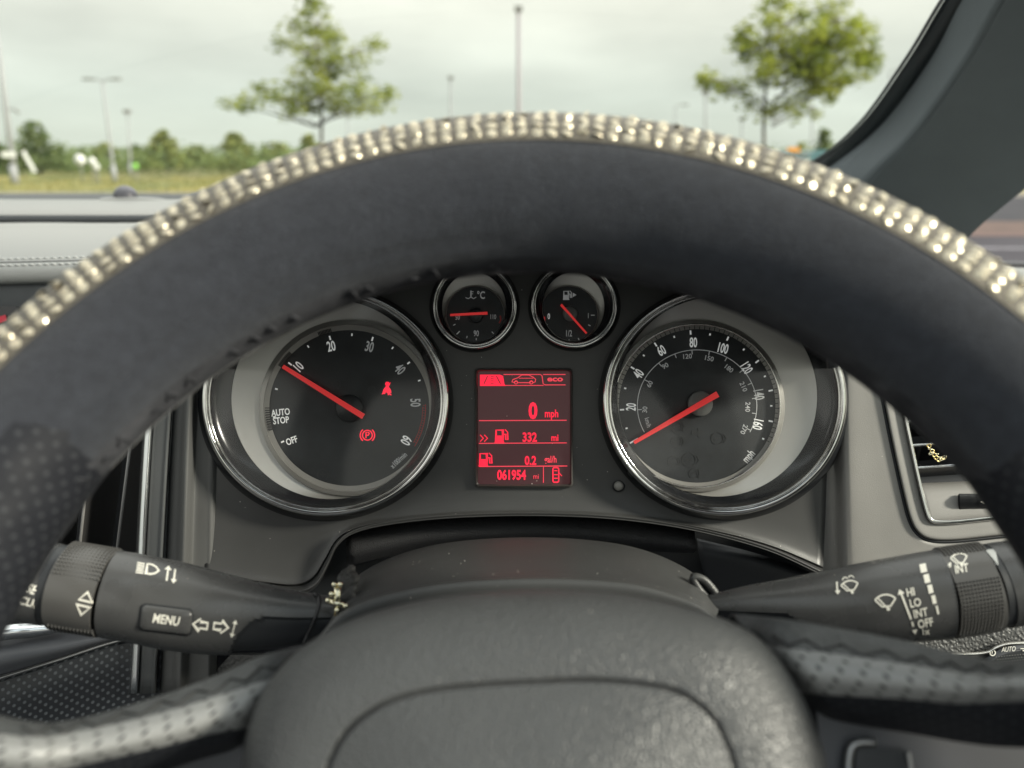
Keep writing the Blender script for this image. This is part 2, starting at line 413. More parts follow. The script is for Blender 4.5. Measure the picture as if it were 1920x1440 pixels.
M_padblk = mat('black_grained_pad', (0.03, 0.03, 0.032), 0.5, bump=0.6, scale=1800, bkind='leather', bdist=0.0008)
M_decor = dot_mat('dotted_trim', (0.018, 0.021, 0.026), (0.10, 0.11, 0.12), 0.0056, 0.2, rough=0.4)
M_lowpan = mat('lower_panel', (0.05, 0.053, 0.06), 0.45, bump=0.2, scale=1500, dust=0.3)
M_gold = mat('gold', (0.83, 0.66, 0.32), 0.25, metal=1)
M_goldp = mat('pale_gold', (0.85, 0.8, 0.6), 0.22, metal=1)
M_cord = mat('black_cord', (0.015, 0.015, 0.017), 0.5)
M_hair = mat('black_yarn', (0.03, 0.03, 0.03), 0.7)
M_pillar = mat('pillar_fabric', (0.10, 0.118, 0.13), 0.8, bump=0.3, scale=1800, var=0.06)
M_frit = mat('black_enamel', (0.008, 0.012, 0.015), 0.4)
M_glass = clear_mat('windscreen_glass', (0.93, 0.96, 0.94))
M_lens = clear_mat('instrument_lens', (0.97, 0.97, 0.97), 1.45, 0.09)
M_stone = mat('champagne_crystal', (0.66, 0.59, 0.44), 0.30, metal=0.65, coat=0.25)
M_setting = mat('crystal_backing', (0.14, 0.125, 0.10), 0.5, metal=0.3)

# ------------------------------------------------------------------ ground and everything outside
def noise_mat(name, cols, scale, rough=0.9, stretch=(1, 1, 1), bump=0.0, detail=6):
    m = mat(name, cols[0], rough, spec=0.2); t = m.node_tree; b = t.nodes['Principled BSDF']; n = t.nodes.new; l = t.links.new
    g = n('ShaderNodeNewGeometry'); mp = n('ShaderNodeMapping'); mp.inputs['Scale'].default_value = stretch; l(g.outputs['Position'], mp.inputs[0])
    x = n('ShaderNodeTexNoise'); x.inputs['Scale'].default_value = scale; x.inputs['Detail'].default_value = detail; l(mp.outputs[0], x.inputs['Vector'])
    r = n('ShaderNodeValToRGB'); l(x.outputs[0], r.inputs[0]); e = r.color_ramp.elements
    k = len(cols)
    e[0].position = 0.3; e[0].color = (*cols[0], 1); e[1].position = 0.7; e[1].color = (*cols[-1], 1)
    for i in range(1, k - 1): q = e.new(0.3 + 0.4 * i / (k - 1)); q.color = (*cols[i], 1)
    l(r.outputs[0], b.inputs['Base Color'])
    if bump:
        bp = n('ShaderNodeBump'); bp.inputs['Strength'].default_value = bump; bp.inputs['Distance'].default_value = 0.05; l(x.outputs[0], bp.inputs['Height']); l(bp.outputs[0], b.inputs['Normal'])
    return m
M_asphalt = noise_mat('asphalt', [(0.035, 0.035, 0.042), (0.06, 0.058, 0.066)], 1.2)
M_grass = noise_mat('rough_grass', [(0.08, 0.11, 0.045), (0.15, 0.165, 0.06), (0.26, 0.23, 0.08), (0.15, 0.155, 0.075)], 0.35, stretch=(1, 0.25, 1))
M_far = noise_mat('far_field', [(0.12, 0.13, 0.07), (0.2, 0.18, 0.1)], 0.05)
M_paint = mat('worn_line_paint', (0.20, 0.20, 0.22), 0.8, var=0.3, vscale=4)
M_rust = mat('reddish_paving', (0.10, 0.062, 0.052), 0.9, var=0.2, vscale=3)
M_kerb = mat('pale_kerb', (0.35, 0.33, 0.30), 0.9, var=0.15, vscale=2)
def leaf_mat(name, c0, c1, tr=0.35):
    m = bpy.data.materials.new(name); m.use_nodes = True; t = m.node_tree; t.nodes.clear(); n = t.nodes.new; l = t.links.new
    g = n('ShaderNodeNewGeometry'); x = n('ShaderNodeTexNoise'); x.inputs['Scale'].default_value = 2.2; x.inputs['Detail'].default_value = 4; l(g.outputs['Position'], x.inputs['Vector'])
    r = n('ShaderNodeValToRGB'); l(x.outputs[0], r.inputs[0]); e = r.color_ramp.elements; e[0].position = 0.35; e[0].color = (*c0, 1); e[1].position = 0.65; e[1].color = (*c1, 1)
    d = n('ShaderNodeBsdfDiffuse'); l(r.outputs[0], d.inputs[0]); q = n('ShaderNodeBsdfTranslucent'); l(r.outputs[0], q.inputs[0])
    mx = n('ShaderNodeMixShader'); mx.inputs[0].default_value = tr; l(d.outputs[0], mx.inputs[1]); l(q.outputs[0], mx.inputs[2])
    o = n('ShaderNodeOutputMaterial'); l(mx.outputs[0], o.inputs[0]); return m
M_leafA = leaf_mat('young_tree_leaves', (0.17, 0.23, 0.035), (0.42, 0.46, 0.08), 0.55)
M_leafB = leaf_mat('dark_bush_leaves', (0.12, 0.18, 0.075), (0.28, 0.34, 0.14), .5)
M_leafC = leaf_mat('pale_bush_leaves', (0.22, 0.28, 0.09), (0.44, 0.46, 0.18), .5)
M_scrub = leaf_mat('pale_scrub', (0.17, 0.2, 0.10), (0.36, 0.34, 0.22))
M_bark = mat('bark', (0.13, 0.12, 0.10), 0.9, var=0.3, vscale=15)
M_galv = mat('galvanised_steel', (0.26, 0.275, 0.28), 0.6, var=0.1, vscale=1)
M_galvd = mat('weathered_steel', (0.2, 0.205, 0.2), 0.7)
M_sign = mat('white_sign_face', (0.8, 0.82, 0.8), 0.5)

def flatq(name, x0, y0, x1, y1, z, m, nx=2, ny=2, wob=0, **k):
    V = []; 
    for j in range(ny):
        for i in range(nx):
            V.append((x0 + (x1 - x0) * i / (nx - 1), y0 + (y1 - y0) * j / (ny - 1) + (random.uniform(-wob, wob) if j in (0,) else 0), z))
    return mesh(name, V, grid_faces(ny, nx), m, smooth=False, **k)
flatq('ground', -900, -60, 900, 1500, 0.0, M_far, kind='structure')
flatq('car_park', -60, -50, 90, 26, 0.004, M_asphalt, kind='structure')
flatq('grass_verge', -90, 26, 90, 110, 0.008, M_grass, nx=80, wob=0.4, kind='structure')
# raised kerb along the verge
V = []
for x in (-60, 90):
    V += [(x, 25.6, 0.004), (x, 25.6, 0.13), (x, 25.85, 0.13), (x, 25.85, 0.004)]
mesh('kerb', V, [(0, 1, 5, 4), (1, 2, 6, 5), (2, 3, 7, 6), (0, 3, 2, 1), (4, 5, 6, 7)], M_kerb, smooth=False, kind='structure')
for Y, wd in ((10.4, .16), (7.9, .14)):
    o = flatq('bay_marking', 4.0, Y, 12.5, Y + wd, 0.008, M_paint, kind='structure')
flatq('paving_strip', 5.0, 12.2, 30, 15.2, 0.008, M_rust, kind='structure')

def leaves(centres, n_per, size, flatz=0.8, rng=random):
    """centres: (x,y,z, rx,ry,rz, density)"""
    V = []; f = []
    for cx, cy, cz, rx, ry, rz, dn in centres:
        for _ in range(int(n_per * dn)):
            while True:
                a, b, c = rng.uniform(-1, 1), rng.uniform(-1, 1), rng.uniform(-1, 1)
                if a * a + b * b + c * c < 1: break
            p = Vector((cx + a * rx, cy + b * ry, cz + c * rz))
            s = size * rng.uniform(0.6, 1.3)
            q = Matrix.Rotation(rng.uniform(0, 2 * pi), 3, 'Z') @ Matrix.Rotation(rng.uniform(-1.1, 1.1), 3, 'X')
            k = len(V)
            for u, v, h in ((-.5, 0, 0), (0, -.32, .08), (.5, 0, 0), (0, .32, .08)): V.append(p + q @ Vector((u * s, v * s, h * s)))
            f += [(k, k + 1, k + 2), (k, k + 2, k + 3)]
    return V, f
def limb(V, f, a, b, r0, r1, n=6, seg=5, bend=0.06):
    a, b = Vector(a), Vector(b); k = len(V); o = Vector((random.uniform(-1, 1), random.uniform(-1, 1), random.uniform(0, 1))) * (b - a).length * bend
    t = (b - a).normalized(); u = t.orthogonal().normalized(); w_ = t.cross(u)
    for i in range(seg + 1):
        s = i / seg; p = a.lerp(b, s) + o * sin(pi * s); r = r0 + (r1 - r0) * s
        for j in range(n): V.append(p + (u * cos(2 * pi * j / n) + w_ * sin(2 * pi * j / n)) * r)
    for i in range(seg):
        for j in range(n):
            f.append((k + i * n + j, k + i * n + (j + 1) % n, k + (i + 1) * n + (j + 1) % n, k + (i + 1) * n + j))
def young_tree(px, Y, clumps, label, tw=0.045, n_per=1.0, lean=0):
    k = Y / F
    base = PG(px, 0, Y, 0.008)
    root = empty('young_tree', base, label, 'tree', 'young trees planted along the car park')
    tV = []; tF = []; top = PG(px - lean, 0, Y, hz(min(c[1] for c in clumps) + 25, Y))
    mid = PG(px, 0, Y, hz(215, Y))
    limb(tV, tF, base, mid, tw, tw * .8, 8, 6, 0.01); limb(tV, tF, mid, top, tw * .8, 0.008, 8, 8, 0.02)
    mesh('trunk', tV, tF, M_bark, root)
    cs = []; bV = []; bF = []
    for cx, cy, rx, ry, dn in clumps:
        rx *= 1.12; ry *= 1.15; sub = max(4, int(rx * ry / 70))
        dz = random.uniform(-0.9, 0.9)
        c = PG(cx, 0, Y + dz, hz(cy, Y + dz))
        hb = min(max(c.z - 0.1 - abs(c.x - base.x) * .35, hz(238, Y)), top.z - .1); a = Vector((base.x, base.y, hb))
        limb(bV, bF, a, c, 0.02, 0.006, 5, 5, 0.08)
        for _ in range(sub):
            a1, r1 = random.uniform(0, 2 * pi), sqrt(random.random())
            ox, oz, oy = cos(a1) * r1 * rx * .82 * k, sin(a1) * r1 * ry * .8 * k, random.uniform(-1, 1) * rx * .6 * k
            p = c + Vector((ox, oy, oz)); s = random.uniform(.6, 1.1) * 17 * k
            cs.append((p.x, p.y, p.z, s * 1.25, s * 1.2, s * .8, dn * random.uniform(.6, 1.2)))
            limb(bV, bF, c, p, 0.007, 0.003, 4, 2, 0.05)
    mesh('branches', bV, bF, M_bark, root)
    V, f = leaves(cs, 34 * n_per, 0.105); mesh('foliage', V, f, M_leafA, root, smooth=False)
    return root
random.seed(11)
young_tree(603, 18, [(582, 10, 26, 26, 1), (598, 45, 26, 26, .9), (545, 45, 22, 18, .8), (532, 78, 20, 16, .8), (560, 82, 14, 12, .6), (612, 85, 34, 26, 1), (632, 55, 14, 18, .7), (582, 112, 34, 22, .9),
    (704, 86, 28, 10, .9), (665, 96, 22, 14, .6), (655, 118, 22, 16, .6), (612, 130, 40, 22, 1), (565, 140, 24, 16, .7), (690, 118, 12, 10, .4), (560, 160, 36, 18, .8), (620, 160, 40, 20, 1), (680, 150, 22, 14, .6), (500, 172, 34, 14, .8),
    (470, 188, 28, 10, .9), (432, 198, 28, 7, 1), (475, 205, 20, 8, .8), (540, 190, 42, 20, 1.1), (610, 190, 40, 22, 1.2), (680, 185, 36, 22, 1.1), (722, 185, 20, 22, 1), (545, 212, 34, 8, .7), (660, 208, 36, 10, .8), (700, 205, 22, 10, .8)],
    'young tree with sparse conical crown and one long low bough over the steering wheel', n_per=.85, lean=12)
random.seed(5)
young_tree(1432, 17, [(1455, 5, 16, 22, .9), (1432, 22, 16, 18, .7), (1462, 45, 22, 20, .7), (1560, 10, 30, 16, .9), (1572, 38, 40, 20, 1), (1612, 45, 22, 12, .8), (1388, 62, 20, 26, 1), (1400, 92, 34, 22, 1.1), (1460, 82, 26, 26, .8),
    (1520, 60, 36, 24, 1), (1545, 85, 46, 26, 1.1), (1480, 112, 50, 24, 1), (1560, 118, 56, 24, 1), (1632, 92, 16, 22, 1), (1612, 122, 36, 20, 1), (1595, 148, 42, 18, .9), (1520, 150, 46, 22, .9), (1455, 145, 40, 18, .7), (1340, 150, 30, 16, 1.1),
    (1322, 140, 14, 12, .8), (1372, 172, 34, 16, 1), (1400, 190, 20, 8, .7), (1535, 180, 40, 14, 1), (1480, 185, 30, 16, .6), (1450, 212, 50, 8, .8), (1508, 214, 30, 8, .7), (1500, 200, 26, 10, .5), (1430, 118, 26, 20, .7), (1500, 95, 40, 24, .8), (1580, 90, 34, 22, .9), (1420, 150, 24, 16, .5), (1500, 30, 26, 20, .7), (1560, 160, 40, 18, .8), (1610, 75, 28, 18, .8), (1440, 60, 22, 22, .7), (1525, 125, 40, 22, .8)],
    'young tree with broad rounded crown beside the windscreen pillar', n_per=.95, lean=-6)

random.seed(21)
def bush(px, py_top, w_px, Y, m, label, shape=1.0, dens=1.0, grp='bushes and trees beyond the grass'):
    k = Y / F; base = PG(px, 0, Y, 0.0); h = hz(py_top + 4, Y); w_px *= 1.15
    root = empty('distant_tree', base, label, 'tree', grp)
    tV = []; tF = []; limb(tV, tF, base, base + Vector((0, 0, h * .8)), .09, .03, 6, 4, .02); mesh('trunk', tV, tF, M_bark, root)
    cs = []; hw = w_px * k / 2
    for _ in range(int(90 * dens)):
        t = random.random() ** 1.1; z = h * (0.12 + .84 * t); wr = hw * (1 - t) ** (0.75 * shape) * 0.85 + hw * .06
        a = random.uniform(0, 2 * pi); r = sqrt(random.random()) * wr
        s = h * .085 * random.uniform(.5, 1.6) * (1.15 - .6 * t)
        cs.append((base.x + cos(a) * r, base.y + sin(a) * r * .7, z, s * 1.3, s * 1.2, s, 1))
    V, f = leaves(cs, 34, 0.30); mesh('foliage', V, f, m, root, smooth=False)
for a in ((78, 222, 110, 62, M_leafB, 'pointed dark bush standing alone left of the slender lamp posts'.replace('left of', 'between the pole with cross arm and'), .8, 1.2),
          (-12, 240, 70, 60, M_leafB, 'dark bush cut by the picture edge behind the pole with cross arm', .7, 1),
          (205, 262, 70, 75, M_leafC, 'low bush at the foot of the two slender lamp posts', .6, 1),
          (135, 282, 60, 80, M_leafB, 'small low bush behind the round white signs', .5, 1),
          (160, 272, 26, 70, M_leafB, 'narrow upright bush rising behind the round white signs', .8, .6),
          (262, 266, 50, 72, M_leafB, 'small bush just beyond the second slender lamp post', .6, 1),
          (314, 240, 90, 66, M_leafC, 'broad pale bush midway between lamp posts and young tree', .75, 1.3),
          (375, 268, 70, 72, M_leafC, 'low rounded bush next to the broad pale bush', .5, 1),
          (446, 244, 84, 66, M_leafC, 'tall pale bush nearest to the low bough of the young tree', .75, 1.3),
          (520, 262, 80, 70, M_leafC, 'wide low bush in front of the young tree trunk', .5, 1.2),
          (585, 246, 54, 62, M_leafC, 'bush touching the young tree trunk above the steering wheel', .7, 1),
          (1500, 262, 60, 60, M_leafC, 'bush showing over the wheel next to the orange beacon', .6, .8),
          (1537, 236, 40, 52, M_leafB, 'thin upright bush by the windscreen pillar foot', .8, .6)):
    bush(*a)
cs = []
for i in range(1500):
    x = random.uniform(-75, 0) if i % 5 else random.uniform(10, 50); y = random.uniform(60, 95); s = random.uniform(.8, 1.5)
    cs.append((x, y, s * .9, s * 1.7, s, s * 1.0, 1))
V, f = leaves(cs, 24, 0.4); mesh('hedgerow', V, f, M_leafB, smooth=False, kind='stuff')
cs = []
for i in range(150):
    x = random.uniform(-24, 2); y = random.uniform(44, 56); s = random.uniform(.25, .55)
    if x < -19 or -16.5 < x: cs.append((x, y, s * .8, s * 1.8, s, s * .8, 1))
V, f = leaves(cs, 26, 0.14); mesh('scrub', V, f, M_scrub, smooth=False, kind='stuff')
V = []; f = []
for i in range(9000):
    x = random.uniform(-30, 4); y = random.uniform(26.2, 52); h = random.uniform(.08, .28) * (1.3 if sin(x * 1.3) + sin(y + x * .6) > .8 else .7); k = len(V); a = random.uniform(0, pi)
    V += [(x, y, 0), (x + .05 * cos(a), y + .05 * sin(a), 0), (x + random.uniform(-.06, .06), y, h)]; f.append((k, k + 1, k + 2))
mesh('tall_grass', V, f, M_grass, smooth=False, kind='stuff')

def post(px_t, py_t, px_b, Y, r, label, heads='twin', name='lamp_post', cat='lamp post', m=None, grp='lamp posts beyond the grass'):
    m = m or M_galv; b = PG(px_b, 0, Y, 0); t = Vector((PG(px_t, 0, Y, hz(py_t, Y)).x, Y, hz(py_t, Y)))
    root = empty(name, b, label, cat, grp)
    tube('post', [b, b.lerp(t, .3), t], [r * 1.2, r, r * .75], m, root, 8)
    tube('base_sleeve', [b, b + Vector((0, 0, .9))], r * 1.55, m, root, 8)
    if heads in ('twin', 'arm'):
        for s in ((-1, 1) if heads == 'twin' else (1,)):
            e = t + Vector((s * .5, 0, .12))
            tube('lamp_arm', [t, t + Vector((s * .2, 0, .1)), e], r * .45, m, root, 6)
            box('lamp_head', e + Vector((s * .22, 0, 0)), (.5, .22, .1), M_galvd, root)
    elif heads == 'block':
        box('lamp_head', t + Vector((0, 0, .1)), (.45, .4, .25), M_galvd, root)
    return root, b, t
post(192, 153, 216, 42, .085, 'slender grey lamp post with twin head, taller of the pair over the bushes')
post(239, 212, 246, 58, .075, 'thin pale lamp post with small block head behind the twin headed one', 'block')
post(845, 148, 846, 70, .12, 'short pale lamp post between the young tree and the thick tall mast', 'block')
post(972, 20, 973, 48, .13, 'thick tall mast rising over the top of the steering wheel', 'block', name='tall_mast', cat='mast', m=mat('mast_steel', (0.27, 0.25, 0.27), .6))
post(1266, 200, 1266, 60, .06, 'thin lamp post with one hooked arm over the rhinestone rim', 'arm')
post(1323, 176, 1323, 55, .09, 'plain post standing under the low twigs of the broad tree', 'block')
post(1391, 226, 1391, 75, .09, 'very faint short post close to the broad tree trunk', 'block')
post(1522, 205, 1522, 70, .08, 'faint post seen between broad tree and windscreen pillar', 'block')
post(1668, 135, 1670, 50, .06, 'faint thin post hard against the windscreen pillar', 'arm')
post(652, 215, 651, 75, .08, 'faint post below the crown of the conical young tree', 'block')
r, b, t = post(-22, -60, 29, 40, .13, 'leaning grey pole with cross arm, camera and white board at the picture edge'.replace('at the picture edge', 'low down'), None, name='camera_pole', cat='pole')
q = b.lerp(t, .36); tube('cross_arm', [q, q + Vector((.45, 0, .05))], .035, M_galvd, r, 6)
tube('camera_housing', [q + Vector((.42, 0, .02)), q + Vector((.6, 0, -.16))], .07, M_galvd, r, 8)
q = b.lerp(t, .145); box('sign_board', q + Vector((-.05, -.16, 0)), (.7, .03, .26), M_sign, r)
box('equipment_panel', q + Vector((.85, -.1, -.35)), (.16, .06, 1.1), M_sign, r, rot=Matrix.Rotation(-.4, 3, 'Y'))
def round_sign(px, py, Y, rad, label, m=M_sign, post_h=None):
    c = PG(px, 0, Y, hz(py, Y)); root = empty('round_sign', Vector((c.x, Y, 0)), label, 'road sign', 'small signs along the grass')
    tube('post', [(c.x, Y + .04, 0), (c.x, Y + .04, c.z)], .03, M_galvd, root, 6)
    tube('sign_face', [(c.x, Y, c.z), (c.x, Y + .02, c.z)], rad, m, root, 16)
round_sign(149, 300, 40, .27, 'round white sign in front of the small low bush')
round_sign(172, 303, 40, .20, 'smaller white sign just behind the round white one')
round_sign(180, 313, 40, .16, 'lowest of the three white discs on the grass')
round_sign(253, 312, 42, .17, 'small bright green sign disc at the thin lamp post', mat('green_sign', (.25, .6, .1), .5))
# parked vehicle seen past the pillar foot
root = empty('parked_van', PG(1575, 0, 20, 0), 'teal roofed van mostly hidden behind rim and pillar foot', 'van')
c = PG(1570, 0, 20, 0); z1 = hz(281, 20)
V = []; 
for y in (20, 24.5):
    for x, z in ((-.95, .3), (-.95, .9), (-.8, z1 - .06), (-.68, z1), (.68, z1), (.8, z1 - .06), (.95, .9), (.95, .3)): V.append((c.x + x, y, z))
mesh('body', V, [tuple(range(8))[::-1], tuple(range(8, 16))] + [(i, (i + 1) % 8, 8 + (i + 1) % 8, 8 + i) for i in range(8)], mat('teal_paint', (.12, .24, .25), .3), root, smooth=False)
box('rear_window', (c.x, 19.98, z1 - .32), (1.2, .04, .36), M_black, root)
for s in (-.8, .8):
    for y in (20.6, 23.6): tube('wheel', [(c.x + s - .1, y, .32), (c.x + s + .1, y, .32)], .32, M_black, root, 18)
root = empty('orange_beacon', PG(1488, 0, 21, 0), 'orange beacon board on a post above the rhinestone rim', 'beacon')
q = PG(1488, 0, 21, hz(281, 21)); tube('post', [(q.x, 21.1, 0), (q.x, 21.1, q.z)], .03, M_galvd, root, 6)
box('orange_panel', q, (.3, .1, .12), mat('orange_plastic', (.85, .35, .02), .5), root)

# ------------------------------------------------------------------ car body around the glass
# windscreen: curved sheet rising towards the camera
ws = empty('windscreen', P(960, 330, 1.1), 'clear curved windscreen between the dashboard and the sky', 'windscreen')
def wsp(u, v):                  # u -1..1 across, v 0..1 up
    a = Vector((u * .74, 1.16 - .20 * u * u, 1.045 + .02 * u * u)); b = Vector((u * .60, .32 - .08 * u * u, 1.60)); c = a.lerp(b, v)
    c += Vector((0, .35, .62)).normalized() * 0.035 * sin(pi * v); return c
g = [[wsp(-1 + 2 * i / 24, j / 14) for i in range(25)] for j in range(15)]
mesh('glass_pane', [p for r_ in g for p in r_], grid_faces(15, 25), M_glass, ws)
# pillar: trim swept from the scuttle to the roof
pil = empty('windscreen_pillar', P(1700, 360, .8), 'grey fabric covered windscreen pillar with black enamel edge beside the door window', 'pillar')
pr = [[(1420, 345, 1.05), (1490, 355, 1.02), (1530, 372, .99), (1590, 400, .93), (1690, 470, .90), (1790, 520, .89), (1830, 540, .95)],
   # enamel edge, trim edge, fold, ridge, mid, far edge at stations bottom -> top (px,py,d)
    [(1525, 305, 1.00), (1568, 305, .975), (1590, 315, .955), (1640, 330, .875), (1730, 400, .875), (1815, 446, .87), (1850, 470, .93)],
    [(1615, 232, .92), (1655, 232, .90), (1672, 236, .89), (1722, 246, .80), (1830, 290, .80), (1950, 330, .79), (1970, 345, .85)],
    [(1703, 112, .80), (1745, 112, .78), (1762, 112, .77), (1818, 112, .69), (1930, 130, .69), (2080, 215, .68), (2110, 225, .74)],
    [(1772, 0, .71), (1806, 0, .69), (1825, -6, .68), (1895, -20, .60), (2040, -10, .60), (2260, 60, .59), (2300, 60, .65)],
    [(1850, -110, .62), (1890, -120, .60), (1910, -130, .59), (2000, -150, .515), (2140, -140, .52), (2420, -80, .51), (2460, -80, .57)]]
cols = list(zip(*pr))
c3 = lambda l: [P(*q) for q in l]
band = sheet_pts([c3(cols[1]), c3(cols[2]), c3(cols[3]), c3(cols[4]), c3(cols[5]), c3(cols[6])], 40, 30)
sheet('windscreen_side', [c3(cols[1]), c3(cols[3])], M_pillar, pil, 40, 6, thick=0.002)
sheet('trim', [c3(cols[3]), c3(cols[4]), c3(cols[5])], M_pillar, pil, 40, 40, thick=0.002)
sheet('enamel_border', [c3(cols[0]), [p + FW * -.001 for p in c3(cols[1])]], M_frit, pil, 60, 3, thick=0.002)
oc = crom_len(c3(cols[0]), 120)
V = []; f = []
for p in oc:
    k = len(V)
    q = p - RT * 0.0030
    ring = [q + (RT * cos(2 * pi * j / 6) + UP * sin(2 * pi * j / 6)) * .0021 for j in range(6)]
    vv, ff = prism_v(ring, [a + FW * .001 for a in ring]); V += vv; f += [tuple(i + k for i in t) for t in ff]
mesh('enamel_dot_pattern', V, f, M_frit, pil, smooth=False, kind='stuff')
seamc = crom([P(1835, 245, .845 - .01), P(1900, 175, .76), P(1990, 80, .66)], 20)
# door glass behind the pillar
dg = empty('door_window', P(1960, 500, .8), 'driver door window with dark seal beneath the pillar', 'window')
V = [Vector((.80, 1.0, .98)), Vector((.82, -.6, .98)), Vector((.68, -.5, 1.55)), Vector((.66, .35, 1.55))]
Vb = [v + Vector((.004, 0, 0)) for v in V]
vv, ff = prism_v(V, Vb); mesh('glass_pane', vv, ff, M_glass, dg, smooth=False)
tube('window_seal', crom([Vector((.79, 1.0, .965)), Vector((.80, .2, .96)), Vector((.81, -.6, .965))], 12), .018, M_dark, dg, 8)
door = empty('driver_door', (.8, .3, .6), 'dark driver door trim below the window seal', 'door')
box('door_panel', (.84, .2, .62), (.06, 1.6, .66), M_dashd, door)

# roof: unseen; rails sized to cut the sun, glass panel added for skylight
rf = empty('car_roof', (0, -.4, 1.62), 'pale cloth lined roof frame out of view, its glass panel added to let skylight in', 'roof')
M_lining = mat('roof_lining', (.42, .42, .40), .9)
def rz(x, y): return 1.64 - .03 * abs(x / .68) ** 3 - .11 * max(0, (y + .2) / .54) ** 2 * .5 - .04 * max(0, (-y - .6))
def roofpart(name, x0, x1, y0, y1, m, th, dz=0):
    sheet(name, [[Vector((x0 + (x1 - x0) * i / 4, y0 + (y1 - y0) * j / 4, rz(x0 + (x1 - x0) * i / 4, y0 + (y1 - y0) * j / 4) + dz)) for i in range(5)] for j in range(5)], m, rf, 9, 9, thick=th)
roofpart('side_rail', .40, .68, -1.5, .34, M_lining, .03); roofpart('side_rail', -.68, -.40, -1.5, .34, M_lining, .03)
roofpart('front_header', -.395, .395, .20, .34, M_lining, .03); roofpart('rear_header', -.395, .395, -1.5, -1.2, M_lining, .03)
roofpart('added_glass_panel', -.395, .395, -1.195, .195, clear_mat('added_roof_glass', (.8, .84, .86)), .004)  # glass added above the seats so skylight reaches the cabin
# ------------------------------------------------------------------ dashboard
dash = empty('dashboard', P(700, 900, .6), 'dark grey dashboard moulding with stitched top pad behind the steering wheel', 'dashboard')
def row(y, d, x0=-500, x1=1640, bow=0): return [P(x, y + bow * ((x - 400) / 1000) ** 2, d) for x in (x0, 0, 400, 800, 1200, x1)]
o_def = sheet('defroster_panel', [row(366, 1.16), row(371, 1.1), row(375, 1.03), row(381, 1.03)], M_dashd, dash, 30, 12, thick=.004)
o_up = sheet('upper_pad', [row(392, .99), row(376, .985), row(377.5, .95), row(384, .90), row(392, .875), row(400, .865), row(408, .862), row(418, .862), row(424, .87)], M_dash, dash, 40, 40, thick=.002)
o_un = sheet('pad_undercut', [row(404, .861), row(411, .859), row(419.5, .862)], M_dashd, dash, 30, 8, thick=.001)
def row2(y, d, k=0): return [P(-500, y + 12, d), P(0, y, d), P(200, y - k, d), P(400, y - 2 * k - 2, d), P(800, y - 10, d), P(1640, y - 10, d)]
o_mid = sheet('stitched_pad', [row2(424, .86), row2(419, .855), row2(421, .80), row2(432, .765, 0), row2(462, .685, 2), row2(485, .642, 4), row2(494, .632, 5), row2(506, .625, 6), row2(522, .624, 6), row2(533, .628, 6), row2(536, .64, 6)], M_dash, dash, 50, 60, thick=.001)
sheet('front_face', [row2(529, .632), row2(540, .63), row2(600, .63), row2(760, .64), row2(900, .66)], M_dashd, dash, 30, 16, thick=.002)
sf = on(bvh_of(o_mid), .64)
for yy, ms in ((488, M_lthread), (499, M_lthread)):
    n = 0
    for i in range(26):
        x = -40 + i * 13.6; y = yy - 5 * max(0, x) / 200 + (0 if yy < 490 else .5)
        p, nn = sf(x, y); p2, _ = sf(x + 9.5, y - .2)
        tube('stitch', [p + nn * .0001, (p + p2) / 2 + nn * .0012, p2 + nn * .0001], .0011, ms, dash, 5)
pts = [sf(x, 493.5 - 5 * max(0, x) / 200) for x in range(-60, 360, 20)]
tube('seam', [p + n * .0001 for p, n in pts], .0009, M_threadd, dash, 6)
pts = [sf(x, 431 + .0 * x) for x in range(-60, 330, 30)]
# speaker grille dome and its plinth
dm = empty('sensor_dome', P(236, 368, 1.0), 'small grey sensor dome standing on the dashboard by the windscreen', 'sensor')
c = P(236, 371, .985); loops = []
for i in range(9):
    a = i * pi / 2 / 8; loops.append([c + Vector((cos(a) * .0155 * cos(t), cos(a) * .0155 * sin(t), sin(a) * .0155)) for t in [2 * pi * j / 24 for j in range(24)]])
loft('dome', loops, mat('dome_grey', (.10, .10, .115), .4), dm, cap1=True)
tube('collar', [c - Vector((0, 0, .002)), c + Vector((0, 0, .001))], .017, M_dashd, dm, 20)
sheet('sensor_plinth', [[P(184, 377, .97), P(200, 371, .975), P(280, 371, .975), P(312, 375, .97)], [P(180, 380, .955), P(200, 375.5, .955), P(280, 375.5, .955), P(318, 379, .955)]], M_dash, dm, 20, 5, thick=.002)

# red console display glimpsed past the rim
cd = empty('console_display', P(-10, 600, .62), 'dim red lit console display glimpsed past the rim', 'display')
plate('display_glass', rr(-120, 574, 34, 640, 6), .615, .01, M_black, cd)
marks('lit_bar', [('l', [(-14, 604), (12, 596)], 12)], mat('dim_red', (.2, .01, .02), .5, emit=(.5, .02, .04), estr=.3), cd, plane_at(.614))

# side trims of the cluster housing (vertical mouldings towards the centre vents)
def vcol(xt, xb, d, yt=640, ym=860, yb=1300):
    xm = xt + (xb - xt) * .42
    return [P(xt, yt, d), P(xm, ym, d), P(xb, yb, d)]
sheet('inner_moulding', [vcol(428, 404, .468), vcol(404, 392, .462), vcol(392, 384, .4615), vcol(376, 354, .4605), vcol(368, 344, .455), vcol(361, 337, .452), vcol(357, 331, .453), vcol(350, 322, .458), vcol(338, 306, .461), vcol(335, 301, .466)], mat('moulding_plastic', (.085, .086, .085), .35, bump=.2, scale=2500, bdist=.0003), dash, 30, 60, thick=.001)
sheet('moulding_rib', [vcol(333, 292, .466), vcol(331, 290, .458), vcol(328, 287, .4565), vcol(324, 283, .4575), vcol(306, 268, .458), vcol(300, 262, .459), vcol(299, 261, .47)], mat('blue_grey_plastic', (.07, .074, .076), .4, bump=.2, scale=2500, bdist=.0003), dash, 30, 40, thick=.001)
